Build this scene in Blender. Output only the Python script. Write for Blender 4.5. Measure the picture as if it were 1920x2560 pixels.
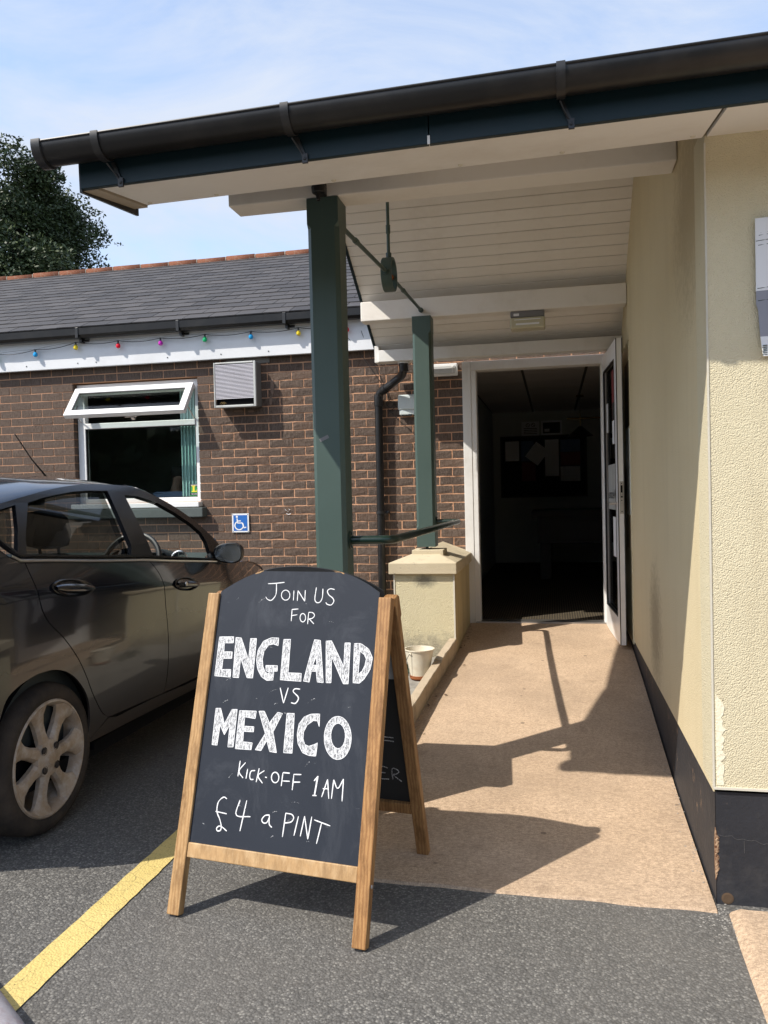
import bpy, bmesh, math, random
from mathutils import Vector, Matrix, noise
from mathutils.geometry import tessellate_polygon
R = math.radians
rnd = random.Random(7)
for o in list(bpy.data.objects):
    bpy.data.objects.remove(o)
scene = bpy.context.scene
COL = scene.collection

# ------------------------------------------------------------------ camera
cam = bpy.data.cameras.new('camera')
cam_ob = bpy.data.objects.new('camera', cam)
COL.objects.link(cam_ob)
cam.sensor_fit = 'VERTICAL'
cam.sensor_height = 36.0
cam.lens = 36.0 * 2010.0 / 2560.0
cam.clip_start = 0.05
cam.clip_end = 600.0
right = Vector((0.97817936, 0.20636939, -0.02401677))
up = Vector((0.0187198, 0.02758208, 0.99944424))
fwd = Vector((-0.20691714, 0.97808532, -0.02311703))
m = Matrix((right, up, -fwd)).transposed().to_4x4()
m.translation = (0.0, 0.0, 1.42)
cam_ob.matrix_world = m
scene.camera = cam_ob

# ------------------------------------------------------------------ sky, sun, exposure
SUN = Vector((0.685, 0.568, -1.0)).normalized()      # direction the light travels
elev = math.asin(-SUN.z)
azim = math.atan2(-SUN.x, -SUN.y)                  # clockwise from +Y
world = bpy.data.worlds.new('World')
scene.world = world
world.use_nodes = True
wn = world.node_tree
for n_ in list(wn.nodes):
    wn.nodes.remove(n_)
w_out = wn.nodes.new('ShaderNodeOutputWorld')
w_bg = wn.nodes.new('ShaderNodeBackground')
w_sky = wn.nodes.new('ShaderNodeTexSky')
w_sky.sky_type = 'NISHITA'
w_sky.sun_disc = False
w_sky.sun_elevation = elev
w_sky.sun_rotation = azim % (2 * math.pi)
w_sky.altitude = 50
w_sky.air_density = 1.0
w_sky.dust_density = 1.2
w_sky.ozone_density = 1.6
w_geo = wn.nodes.new('ShaderNodeTexCoord')
w_map = wn.nodes.new('ShaderNodeMapping')
w_map.inputs['Scale'].default_value = (1.0, 1.6, 3.2)
w_map.inputs['Rotation'].default_value = (0.0, 0.25, 0.5)
w_n1 = wn.nodes.new('ShaderNodeTexNoise')
w_n1.inputs['Scale'].default_value = 1.9
w_n1.inputs['Detail'].default_value = 9.0
w_n1.inputs['Roughness'].default_value = 0.60
w_n1.inputs['Distortion'].default_value = 0.5
w_ramp = wn.nodes.new('ShaderNodeValToRGB')
w_ramp.color_ramp.elements[0].position = 0.38
w_ramp.color_ramp.elements[0].color = (0.20, 0.20, 0.20, 1)
w_ramp.color_ramp.elements[1].position = 0.62
w_ramp.color_ramp.elements[1].color = (1.0, 1.0, 1.0, 1)
w_mix = wn.nodes.new('ShaderNodeMixRGB')
w_mix.inputs['Color2'].default_value = (2.35, 2.62, 3.12, 1)
wn.links.new(w_geo.outputs['Generated'], w_map.inputs['Vector'])
wn.links.new(w_map.outputs['Vector'], w_n1.inputs['Vector'])
wn.links.new(w_n1.outputs['Fac'], w_ramp.inputs['Fac'])
wn.links.new(w_ramp.outputs['Color'], w_mix.inputs['Fac'])
wn.links.new(w_sky.outputs['Color'], w_mix.inputs['Color1'])
wn.links.new(w_mix.outputs['Color'], w_bg.inputs['Color'])
wn.links.new(w_bg.outputs['Background'], w_out.inputs['Surface'])
w_bg.inputs['Strength'].default_value = 0.15

sun = bpy.data.lights.new('sun', 'SUN')
sun.energy = 2.75
sun.angle = R(0.53)
sun.color = (1.0, 0.94, 0.85)
sun_ob = bpy.data.objects.new('sun', sun)
COL.objects.link(sun_ob)
sun_ob.rotation_euler = SUN.to_track_quat('-Z', 'Y').to_euler()
sun_ob.location = (-8, -6, 12)

scene.view_settings.view_transform = 'Standard'
scene.view_settings.look = 'None'
scene.view_settings.exposure = 1.06
scene.view_settings.gamma = 1.0
scene.view_settings.use_curve_mapping = False
scene.cycles.max_bounces = 10
scene.cycles.transparent_max_bounces = 12

# ------------------------------------------------------------------ node materials
class NT:
    def __init__(self, name):
        self.m = bpy.data.materials.new(name)
        self.m.use_nodes = True
        self.t = self.m.node_tree
        self.b = self.t.nodes['Principled BSDF']
        self.out = self.t.nodes['Material Output']
        self._c = None
        self.normal = None
    def n(self, typ, **kw):
        nd = self.t.nodes.new('ShaderNode' + typ)
        for k, v in kw.items():
            if k.startswith('_'):
                setattr(nd, k[1:], v)
            else:
                self.put(nd, k.replace('__', ' '), v)
        return nd
    def put(self, nd, k, v):
        s = nd.inputs[int(k[1:])] if (k[0] == 'i' and k[1:].isdigit()) else nd.inputs[k]
        if isinstance(v, bpy.types.NodeSocket):
            self.t.links.new(v, s)
        elif isinstance(v, tuple) and len(v) == 3 and s.type == 'RGBA':
            s.default_value = (*v, 1)
        else:
            s.default_value = v
    def co(self):
        if self._c is None:
            self._c = self.n('TexCoord')
        return self._c.outputs['Object']
    def mapped(self, sc=(1, 1, 1), rot=(0, 0, 0), src=None):
        mp = self.n('Mapping')
        mp.inputs['Scale'].default_value = sc
        mp.inputs['Rotation'].default_value = rot
        self.t.links.new(src or self.co(), mp.inputs['Vector'])
        return mp.outputs['Vector']
    def noise(self, scale=5, detail=4, rough=.55, vec=None, dist=0):
        return self.n('TexNoise', Vector=vec or self.co(), Scale=scale, Detail=detail, Roughness=rough, Distortion=dist).outputs['Fac']
    def voro(self, scale=5, vec=None, feature='F1', out='Distance', rand=1.0):
        nd = self.n('TexVoronoi', _feature=feature, Vector=vec or self.co(), Scale=scale, Randomness=rand)
        return nd.outputs[out]
    def ramp(self, fac, *stops):
        nd = self.n('ValToRGB', Fac=fac)
        e = nd.color_ramp.elements
        while len(e) < len(stops):
            e.new(.5)
        for el_, (p, c) in zip(e, stops):
            el_.position = p
            el_.color = (c, c, c, 1) if not isinstance(c, tuple) else (*c, 1)
        return nd.outputs['Color']
    def mix(self, fac, a, b, mode='MIX'):
        nd = self.n('MixRGB', _blend_type=mode, Fac=fac, Color1=a, Color2=b)
        return nd.outputs['Color']
    def math(self, op, a, b=0.0):
        nd = self.n('Math', _operation=op)
        self.put(nd, 'i0', a); self.put(nd, 'i1', b)
        return nd.outputs[0]
    def sep(self, vec=None):
        return self.n('SeparateXYZ', Vector=vec or self.co()).outputs
    def bump(self, h, strength=.5, dist=.01):
        kw = dict(Height=h, Strength=strength, Distance=dist)
        if self.normal is not None:
            kw['Normal'] = self.normal
        self.normal = self.n('Bump', **kw).outputs['Normal']
        return self
    def rand(self):
        return self.n('ObjectInfo').outputs['Random']
    def done(self, color=None, rough=.6, metal=0, spec=.5, coat=0, **kw):
        if color is not None: self.put(self.b, 'Base Color', color)
        self.put(self.b, 'Roughness', rough)
        self.put(self.b, 'Metallic', metal)
        self.put(self.b, 'Specular IOR Level', spec)
        if coat: self.put(self.b, 'Coat Weight', coat); self.put(self.b, 'Coat Roughness', .04)
        for k, v in kw.items(): self.put(self.b, k.replace('__', ' '), v)
        if self.normal is not None: self.put(self.b, 'Normal', self.normal)
        return self.m

def simple(name, col, rough=.5, metal=0, spec=.5, var=.12, vscale=6, bump=0, bscale=80, coat=0, dirt=None, dscale=3, damt=.6):
    t = NT(name)
    f = t.noise(vscale, 6, .6)
    c = t.mix(f, tuple(x * (1 - var) for x in col), tuple(min(1, x * (1 + var)) for x in col))
    if dirt:
        g = t.ramp(t.noise(dscale, 8, .7), (.48, 0.0), (.72, damt))
        c = t.mix(g, c, dirt)
    if bump: t.bump(t.noise(bscale, 5, .6), bump, .004)
    return t.done(c, rough, metal, spec, coat)

def glass(name, tint=(.9, .95, .93), alpha=.85, rough=.02):
    t = NT(name)
    gl = t.n('BsdfGlossy', Color=(1, 1, 1), Roughness=rough)
    tr = t.n('BsdfTransparent', Color=tint)
    lw = t.n('LayerWeight', Blend=.5)
    f4 = t.math('POWER', lw.outputs['Facing'], 4.5)
    fr = t.math('ADD', t.math('MULTIPLY', f4, .55), .028)
    mx = t.n('MixShader', Fac=fr, i1=tr.outputs[0], i2=gl.outputs[0])
    t.t.links.new(mx.outputs[0], t.out.inputs['Surface'])
    return t.m

# ------------------------------------------------------------------ mesh building
class MB:
    def __init__(self):
        self.v, self.f, self.mi = [], [], []
    def add(self, vs, fs, mi=0):
        o = len(self.v)
        self.v += [tuple(p) for p in vs]
        self.f += [tuple(i + o for i in f) for f in fs]
        self.mi += [mi] * len(fs)
        return self
    def box(self, a, b, mi=0):
        x0, y0, z0 = a; x1, y1, z1 = b
        if x0 > x1: x0, x1 = x1, x0
        if y0 > y1: y0, y1 = y1, y0
        if z0 > z1: z0, z1 = z1, z0
        return self.add([(x0, y0, z0), (x1, y0, z0), (x1, y1, z0), (x0, y1, z0), (x0, y0, z1), (x1, y0, z1), (x1, y1, z1), (x0, y1, z1)],
                        [(3, 2, 1, 0), (4, 5, 6, 7), (0, 1, 5, 4), (1, 2, 6, 5), (2, 3, 7, 6), (3, 0, 4, 7)], mi)
    def obox(self, o, u, v, w, mi=0):
        o, u, v, w = map(Vector, (o, u, v, w))
        ps = [o, o + u, o + u + v, o + v, o + w, o + u + w, o + u + v + w, o + v + w]
        fs = [(3, 2, 1, 0), (4, 5, 6, 7), (0, 1, 5, 4), (1, 2, 6, 5), (2, 3, 7, 6), (3, 0, 4, 7)]
        if u.cross(v).dot(w) < 0: fs = [tuple(reversed(f)) for f in fs]
        return self.add(ps, fs, mi)
    def tube(self, pts, r, n=12, caps=True, mi=0):
        pts = [Vector(p) for p in pts]
        rs = r if isinstance(r, (list, tuple)) else [r] * len(pts)
        rings = []
        prev = None
        for i, p in enumerate(pts):
            d = (pts[min(i + 1, len(pts) - 1)] - pts[max(i - 1, 0)]).normalized()
            if prev is None:
                a = Vector((0, 0, 1)) if abs(d.z) < .9 else Vector((1, 0, 0))
                x = d.cross(a).normalized()
            else:
                x = (prev - d * prev.dot(d)).normalized()
            prev = x
            y = d.cross(x)
            rings.append([p + (x * math.cos(t) + y * math.sin(t)) * rs[i] for t in [2 * math.pi * k / n for k in range(n)]])
        vs = [q for rg in rings for q in rg]
        fs = []
        for i in range(len(rings) - 1):
            for k in range(n):
                fs.append((i * n + k, i * n + (k + 1) % n, (i + 1) * n + (k + 1) % n, (i + 1) * n + k))
        if caps:
            fs.append(tuple(reversed(range(n))))
            fs.append(tuple((len(rings) - 1) * n + k for k in range(n)))
        return self.add(vs, fs, mi)
    def lathe(self, prof, o, ax, n=24, mi=0, a0=0, a1=2 * math.pi, x=None):
        o, ax = Vector(o), Vector(ax).normalized()
        if x is None:
            x = ax.cross(Vector((0, 0, 1)) if abs(ax.z) < .9 else Vector((1, 0, 0))).normalized()
        else:
            x = Vector(x)
        y = ax.cross(x)
        full = abs(a1 - a0 - 2 * math.pi) < 1e-6
        k = n if full else n + 1
        vs = []
        for r_, h in prof:
            for i in range(k):
                t = a0 + (a1 - a0) * i / n
                vs.append(o + ax * h + (x * math.cos(t) + y * math.sin(t)) * r_)
        fs = []
        for j in range(len(prof) - 1):
            for i in range(n):
                i2 = (i + 1) % k
                fs.append((j * k + i, j * k + i2, (j + 1) * k + i2, (j + 1) * k + i))
        return self.add(vs, fs, mi)
    def grid(self, P, mi=0):
        nu, nv = len(P), len(P[0])
        vs = [p for row in P for p in row]
        fs = [(i * nv + j, i * nv + j + 1, (i + 1) * nv + j + 1, (i + 1) * nv + j) for i in range(nu - 1) for j in range(nv - 1)]
        return self.add(vs, fs, mi)
    def prism(self, poly, ext, mi=0):
        """poly: planar 3D loop, extruded by vector ext"""
        poly = [Vector(p) for p in poly]
        ext = Vector(ext)
        n = len(poly)
        nn = Vector((0, 0, 0))
        for i in range(n):
            nn += poly[i].cross(poly[(i + 1) % n])
        if nn.dot(ext) > 0: poly = poly[::-1]
        vs = poly + [p + ext for p in poly]
        fs = [tuple(range(n)), tuple(reversed(range(n, 2 * n)))]
        fs += [((i + 1) % n, i, n + i, n + (i + 1) % n) for i in range(n)]
        return self.add(vs, fs, mi)
    def mesh(self, name):
        me = bpy.data.meshes.new(name)
        me.from_pydata(self.v, [], self.f)
        me.polygons.foreach_set('material_index', self.mi)
        me.update()
        return me
    def build(self, name, mat, parent=None, smooth=False, bevel=0, seg=2, sharp=35, recalc=False):
        me = self.mesh(name)
        return mkobj(name, me, mat, parent, smooth, bevel, seg, sharp, recalc)

def mkobj(name, me, mat, parent=None, smooth=False, bevel=0, seg=2, sharp=35, recalc=False):
    if recalc:
        bm = bmesh.new(); bm.from_mesh(me)
        bmesh.ops.remove_doubles(bm, verts=bm.verts, dist=1e-5)
        bmesh.ops.recalc_face_normals(bm, faces=bm.faces)
        bm.to_mesh(me); bm.free()
    mats = mat if isinstance(mat, (list, tuple)) else [mat]
    for x in mats: me.materials.append(x)
    if smooth:
        me.polygons.foreach_set('use_smooth', [True] * len(me.polygons))
        try: me.set_sharp_from_angle(angle=R(sharp))
        except Exception: pass
    o = bpy.data.objects.new(name, me)
    COL.objects.link(o)
    if parent is not None: attach(o, parent)
    if bevel:
        b = o.modifiers.new('bevel', 'BEVEL'); b.width = bevel; b.segments = seg; b.limit_method = 'ANGLE'; b.angle_limit = R(40)
    return o

def attach(o, parent):
    """mesh data is in world coordinates; undo the base position of the thing once"""
    o.parent = parent
    if parent.type == 'EMPTY':
        o.location = o.location - parent.location

def thing(name, label, cat, loc=(0, 0, 0), group=None):
    o = bpy.data.objects.new(name, None)
    o.empty_display_size = .1
    COL.objects.link(o)
    o.location = loc
    o['label'] = label; o['category'] = cat
    if group: o['group'] = group
    return o

def tag(o, label, cat, group=None):
    o['label'] = label; o['category'] = cat
    if group: o['group'] = group
    return o

def struct(o):
    o['kind'] = 'structure'
    return o

def resample(pts, n):
    pts = [Vector(p) for p in pts]
    L = [0]
    for a, b in zip(pts, pts[1:]): L.append(L[-1] + (b - a).length)
    out = []
    for i in range(n):
        s = L[-1] * i / (n - 1)
        k = 0
        while k < len(L) - 2 and L[k + 1] < s: k += 1
        t = (s - L[k]) / max(1e-9, L[k + 1] - L[k])
        out.append(pts[k].lerp(pts[k + 1], min(1, max(0, t))))
    return out

def lerp1(x, tab):
    if x <= tab[0][0]: return tab[0][1]
    for (a, va), (b, vb) in zip(tab, tab[1:]):
        if x <= b: return va + (vb - va) * (x - a) / (b - a)
    return tab[-1][1]

def smooth_curve(pts, n):
    """Catmull-Rom through the points"""
    P = [Vector(p) for p in pts]
    P = [P[0] * 2 - P[1]] + P + [P[-1] * 2 - P[-2]]
    out = []
    for i in range(1, len(P) - 2):
        for k in range(8):
            t = k / 8
            a, b, c, d = P[i - 1], P[i], P[i + 1], P[i + 2]
            out.append(.5 * ((2 * b) + (c - a) * t + (2 * a - 5 * b + 4 * c - d) * t * t + (3 * b - a - 3 * c + d) * t ** 3))
    out.append(P[-2])
    return resample(out, n)

def text_mesh(body, size, mat_=None):
    cu = bpy.data.curves.new('txt', 'FONT')
    cu.body = body; cu.size = size
    cu.align_x = 'CENTER'; cu.align_y = 'CENTER'
    ob = bpy.data.objects.new('txt', cu)
    me = bpy.data.meshes.new_from_object(ob)
    bpy.data.objects.remove(ob)
    return me

def place_text(body, size, o, u, v, mat, parent, name='lettering', mirror=False, wscale=1.0, off=.0008):
    me = text_mesh(body, size)
    o, u, v = Vector(o), Vector(u).normalized(), Vector(v).normalized()
    n = u.cross(v)
    for vt in me.vertices:
        x = vt.co.x * wscale * (-1 if mirror else 1)
        vt.co = o + u * x + v * vt.co.y + n * off
    return mkobj(name, me, mat, parent)

# ------------------------------------------------------------------ materials
def m_asphalt():
    t = NT('asphalt')
    big = t.noise(1.1, 5, .6)
    ag = t.voro(128, feature='F1')
    agc = t.n('TexVoronoi', Vector=t.co(), Scale=128.0).outputs['Color']
    v = t.sep(agc)
    patch = t.ramp(t.noise(.55, 4, .6), (.42, 0.0), (.62, 1.0))
    stone = t.ramp(v[0], (0.0, (.050, .049, .047)), (.45, (.118, .114, .107)), (.80, (.200, .192, .176)), (1.0, (.36, .345, .31)))
    edge = t.ramp(ag, (.30, 1.0), (.66, 0.42))
    c = t.mix(1.0, stone, edge, 'MULTIPLY')
    c = t.mix(t.ramp(big, (.3, .0), (.75, .45)), c, (.125, .115, .102))
    fine = t.noise(260, 4, .75)
    c = t.mix(.30, c, t.ramp(fine, (.3, (.06, .059, .056)), (.75, (.26, .25, .23))))
    spots = t.ramp(t.noise(7, 3, .5), (.70, 0.0), (.76, .65))
    c = t.mix(spots, c, (.05, .042, .034))
    c = t.mix(t.math('MULTIPLY', patch, .28), c, (.150, .138, .122))
    oil = t.ramp(t.noise(1.7, 5, .7), (.62, 0.0), (.74, .35))
    c = t.mix(oil, c, (.052, .048, .044))
    t.bump(t.math('SUBTRACT', 1.0, ag), .5, .005)
    t.bump(t.noise(190, 4, .6), .5, .003)
    return t.done(c, t.ramp(t.noise(90, 3), (.3, .62), (.7, .9)), spec=.35)

def m_ramp():
    t = NT('ramp_concrete')
    f1 = t.noise(2.2, 7, .65)
    c = t.mix(t.ramp(f1, (.28, 0.0), (.75, 1.0)), (.43, .318, .215), (.55, .42, .30))
    grain = t.math('ADD', t.math('MULTIPLY', t.noise(70, 5, .8), .5), t.math('MULTIPLY', t.noise(230, 3, .7), .5))
    c = t.mix(.55, c, t.ramp(grain, (.38, (.17, .10, .058)), (.58, (.72, .53, .36))))
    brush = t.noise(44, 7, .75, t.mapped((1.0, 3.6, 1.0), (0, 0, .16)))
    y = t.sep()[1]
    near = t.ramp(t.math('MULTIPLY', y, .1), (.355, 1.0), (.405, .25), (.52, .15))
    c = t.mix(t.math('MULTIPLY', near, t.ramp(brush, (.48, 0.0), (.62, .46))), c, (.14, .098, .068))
    worn = t.ramp(t.noise(1.25, 6, .7), (.44, 0.0), (.66, .42))
    c = t.mix(worn, c, (.25, .185, .13))
    tread = t.ramp(t.noise(11, 7, .75), (.57, 0.0), (.76, .45))
    c = t.mix(tread, c, (.20, .145, .10))
    gum = t.ramp(t.voro(4.2), (.040, .75), (.058, 0.0))
    c = t.mix(gum, c, (.16, .115, .08))
    dark = t.ramp(t.noise(5.5, 6, .7), (.60, 0.0), (.78, .40))
    c = t.mix(dark, c, (.20, .135, .09))
    t.bump(grain, .55, .004)
    t.bump(t.math('MULTIPLY', brush, near), .25, .003)
    return t.done(c, .88, spec=.25)

def m_brick():
    t = NT('brick')
    r = t.rand()
    off = t.n('CombineXYZ', X=t.math('MULTIPLY', r, 31.0), Y=t.math('MULTIPLY', r, 17.0), Z=t.math('MULTIPLY', r, 9.0)).outputs[0]
    p = t.n('VectorMath', _operation='ADD'); t.put(p, 'i0', t.co()); t.put(p, 'i1', off)
    p = p.outputs[0]
    c = t.mix(r, (.082, .057, .044), (.145, .104, .080))
    hue = t.ramp(t.math('FRACT', t.math('MULTIPLY', r, 7.31)), (.0, (.060, .051, .047)), (.6, (.092, .066, .052)), (1.0, (.135, .076, .050)))
    c = t.mix(.45, c, hue)
    drag = t.noise(60, 5, .7, t.mapped((1.6, 1, .35), src=p))
    c = t.mix(t.ramp(drag, (.40, 0.0), (.66, .75)), c, (.185, .140, .112))
    pit = t.noise(150, 3, .7, p)
    c = t.mix(t.ramp(pit, (.28, .85), (.42, 0.0)), c, (.014, .011, .010))
    t.bump(drag, .9, .010); t.bump(pit, .7, .006)
    return t.done(c, .92, spec=.2)

def m_mortar():
    t = NT('mortar')
    f = t.noise(9, 6, .7)
    c = t.mix(f, (.50, .27, .16), (.72, .42, .265))
    t.bump(t.noise(160, 4, .7), .8, .006)
    return t.done(c, .95, spec=.15)

def m_render(name, rough_scale, base_a, base_b, strength, dist, streaks=.5, stain=None):
    t = NT(name)
    f = t.noise(1.6, 6, .6)
    c = t.mix(f, base_a, base_b)
    st = t.noise(5, 7, .65, t.mapped((1.4, 1.4, .16)))
    c = t.mix(t.ramp(st, (.50, 0.0), (.80, streaks)), c, (.33, .255, .15))
    sp = t.ramp(t.voro(22), (.05, .6), (.085, 0.0))
    keep = t.ramp(t.noise(2.4, 3), (.56, 0.0), (.66, 1.0))
    c = t.mix(t.math('MULTIPLY', sp, keep), c, (.10, .075, .05))
    if stain:
        x, y, z = t.sep()
        for (axis, p, w, zz, hz, amt, col) in stain:
            a = {'x': x, 'y': y}[axis]
            d1 = t.math('DIVIDE', t.math('SUBTRACT', a, p), w)
            d2 = t.math('DIVIDE', t.math('SUBTRACT', z, zz), hz)
            d = t.math('SQRT', t.math('ADD', t.math('MULTIPLY', d1, d1), t.math('MULTIPLY', d2, d2)))
            nz = t.math('ADD', d, t.math('MULTIPLY', t.math('SUBTRACT', t.noise(30, 6, .75), .5), 1.6))
            c = t.mix(t.ramp(nz, (.35, amt), (1.0, 0.0)), c, col)
    wob = t.n('VectorMath', _operation='ADD'); t.put(wob, 'i0', t.co())
    nzc = t.n('TexNoise', Vector=t.co(), Scale=rough_scale * .5, Detail=2.0).outputs['Color']
    sc_ = t.n('VectorMath', _operation='SCALE'); t.put(sc_, 'i0', nzc); t.put(sc_, 'Scale', .9 / rough_scale); t.put(wob, 'i1', sc_.outputs[0])
    v1 = t.n('TexVoronoi', _feature='SMOOTH_F1', Vector=wob.outputs[0], Scale=rough_scale, Smoothness=.35).outputs['Distance']
    keepg = t.ramp(t.noise(rough_scale * .33, 4, .65), (.30, 0.55), (.62, 1.0))
    t.bump(t.math('MULTIPLY', t.math('SUBTRACT', 1.0, v1), keepg), strength, dist)
    t.bump(t.noise(rough_scale * 2.2, 4, .65), strength * .45, dist * .5)
    return t.done(c, .93, spec=.18)

def m_wood(name, a, b, ang=(0, 0, 0), ring=26.0):
    t = NT(name)
    v = t.mapped((1, 1, .09), ang)
    warp = t.noise(3.0, 4, .6, t.mapped((1, 1, .25), ang))
    wv = t.n('TexWave', Vector=v, Scale=ring, Distortion=5.0, Detail=2.0)
    t.put(wv, 'Detail Scale', 1.2)
    streak = t.noise(34, 6, .7, t.mapped((1, 1, .035), ang))
    g = wv.outputs['Fac']
    c = t.mix(t.ramp(g, (.25, 0.0), (1.0, .75)), a, b)
    c = t.mix(t.ramp(streak, (.44, 0.0), (.64, .78)), c, tuple(x * .60 for x in b))
    dirtw = t.ramp(t.noise(6, 6, .7), (.56, 0.0), (.74, .35))
    c = t.mix(dirtw, c, (.16, .10, .055))
    fine = t.noise(220, 3, .6, t.mapped((1, 1, .03), ang))
    c = t.mix(t.math('MULTIPLY', fine, .42), c, tuple(x * .55 for x in b))
    c = t.mix(t.ramp(warp, (.45, 0.0), (.75, .42)), c, tuple(x * .62 for x in b))
    knot = t.ramp(t.voro(4.1, t.mapped((1, 1, .7), ang)), (.05, .85), (.085, 0.0))
    c = t.mix(knot, c, (.10, .04, .015))
    t.bump(fine, .25, .003)
    return t.done(c, .55, spec=.35)

def m_board():
    t = NT('blackboard')
    c = t.mix(t.noise(3, 5), (.021, .025, .034), (.031, .036, .047))
    sm = t.noise(5.0, 8, .72, t.mapped((1, 1, .55), (.0, .35, .2)), 1.2)
    c = t.mix(t.ramp(sm, (.50, 0.0), (.80, .22)), c, (.17, .18, .20))
    sc = t.ramp(t.noise(60, 4, .7, t.mapped((.25, .25, 1.4), (0, .5, 0))), (.70, 0.0), (.78, .20))
    c = t.mix(sc, c, (.30, .31, .33))
    t.bump(t.noise(300, 2), .12, .002)
    return t.done(c, t.ramp(sm, (.3, .48), (.8, .66)), spec=.14)

def m_chalk(name, cover, sc=420):
    t = NT(name)
    n1 = t.noise(sc, 4, .75)
    n2 = t.noise(230, 3, .7, t.mapped((1, 1, .10), (0, .22, 0)))
    f = t.ramp(t.math('ADD', t.math('MULTIPLY', n1, .60), t.math('MULTIPLY', n2, .40)), (cover - .07, 0.0), (cover + .05, 1.0))
    df = t.n('BsdfDiffuse', Color=(.74, .745, .75))
    tr = t.n('BsdfTransparent')
    mx = t.n('MixShader', Fac=f, i1=tr.outputs[0], i2=df.outputs[0])
    t.t.links.new(mx.outputs[0], t.out.inputs['Surface'])
    return t.m

def m_paintcar():
    t = NT('car_paint')
    z = t.sep()[2]
    n1 = t.noise(2.2, 5, .55)
    hgt = t.math('ADD', z, t.math('MULTIPLY', t.math('SUBTRACT', n1, .5), .30))
    dirt = t.ramp(hgt, (.26, .70), (.50, .24), (.74, .05), (1.15, .015))
    base = (.011, .0115, .0155)
    c = t.mix(dirt, base, (.082, .061, .044))
    sp = t.ramp(t.noise(240, 3, .7), (.62, 0.0), (.72, .14))
    c = t.mix(sp, c, (.20, .17, .14))
    rg = t.ramp(hgt, (.30, .50), (.62, .34), (.9, .22), (1.15, .16))
    return t.done(c, rg, .10, .38, **{'Coat__Weight': t.ramp(hgt, (.35, .12), (.80, .85)), 'Coat__Roughness': .05})

def m_rim():
    t = NT('dirty_alloy')
    n1 = t.noise(16, 7, .7)
    c = t.mix(t.ramp(n1, (.42, 0.0), (.70, .75)), (.36, .270, .190), (.56, .51, .46))
    t.bump(t.noise(140, 3), .25, .002)
    return t.done(c, .62, .25, .4)

def m_tyre():
    t = NT('dusty_tyre')
    n1 = t.noise(9, 6, .65)
    c = t.mix(t.ramp(n1, (.3, 0.1), (.75, .8)), (.022, .020, .019), (.085, .064, .048))
    t.bump(t.noise(120, 3), .3, .003)
    return t.done(c, .85, spec=.2)

def m_slate():
    t = NT('roof_slate')
    r = t.rand()
    c = t.mix(r, (.040, .037, .037), (.070, .064, .062))
    c = t.mix(t.ramp(t.noise(7, 6, .7), (.55, 0.0), (.8, .4)), c, (.110, .102, .095))
    c = t.mix(t.ramp(t.voro(15), (.03, .9), (.045, 0.0)), c, (.40, .39, .36))
    t.bump(t.noise(60, 4, .6), .35, .004)
    return t.done(c, .62, spec=.35)

def m_terracotta():
    t = NT('terracotta')
    c = t.mix(t.noise(12, 5), (.23, .085, .048), (.36, .16, .10))
    c = t.mix(t.ramp(t.noise(30, 6, .75), (.56, 0.0), (.66, .85)), c, (.42, .36, .28))
    c = t.mix(t.ramp(t.noise(18, 6, .75), (.60, 0.0), (.70, .9)), c, (.07, .055, .045))
    t.bump(t.noise(60, 4), .5, .006)
    return t.done(c, .95, spec=.15)

def m_ceiling():
    t = NT('painted_boards')
    r = t.rand()
    c = t.mix(r, (.78, .745, .69), (.83, .80, .75))
    st = t.noise(2.6, 8, .7)
    c = t.mix(t.ramp(st, (.50, 0.0), (.82, .45)), c, (.53, .46, .37))
    cob = t.ramp(t.noise(14, 8, .8, None, 2.0), (.66, 0.0), (.74, .65))
    c = t.mix(cob, c, (.23, .185, .13))
    t.bump(t.noise(40, 5), .2, .003)
    return t.done(c, .62, spec=.3)

def m_cap():
    t = NT('cast_stone')
    c = t.mix(t.noise(5, 7, .65), (.46, .385, .255), (.62, .54, .39))
    bl = t.ramp(t.noise(7.5, 9, .75), (.57, 0.0), (.70, .85))
    c = t.mix(bl, c, (.085, .080, .075))
    t.bump(t.noise(110, 5, .7), .6, .004)
    return t.done(c, .93, spec=.15)

def m_green():
    t = NT('green_paint')
    c = t.mix(t.noise(3, 6), (.052, .082, .070), (.068, .104, .090))
    gr = t.noise(30, 5, .7, t.mapped((1, 1, .06)))
    c = t.mix(t.ramp(gr, (.60, 0.0), (.8, .28)), c, (.095, .130, .112))
    crack = t.ramp(t.noise(9, 8, .8, t.mapped((2.2, 2.2, .10))), (.725, 0.0), (.745, .8))
    c = t.mix(crack, c, (.012, .016, .014))
    chip = t.ramp(t.noise(16, 6, .8, t.mapped((1, 1, .4))), (.745, 0.0), (.76, .9))
    c = t.mix(chip, c, (.33, .34, .30))
    t.bump(gr, .25, .003)
    return t.done(c, .46, spec=.42)

def m_plinth():
    t = NT('black_masonry_paint')
    c = t.mix(t.noise(4, 6), (.018, .019, .023), (.034, .035, .041))
    sc = t.ramp(t.noise(24, 7, .75, t.mapped((1, 1, .5))), (.60, 0.0), (.63, .9))
    low = t.ramp(t.noise(2.2, 3), (.46, 0.0), (.56, 1.0))
    c = t.mix(t.math('MULTIPLY', sc, low), c, (.33, .215, .135))
    du = t.ramp(t.noise(11, 7, .7), (.5, 0.0), (.8, .25))
    c = t.mix(du, c, (.12, .11, .10))
    t.bump(t.noise(45, 5), .5, .005)
    return t.done(c, .62, spec=.3)

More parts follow.
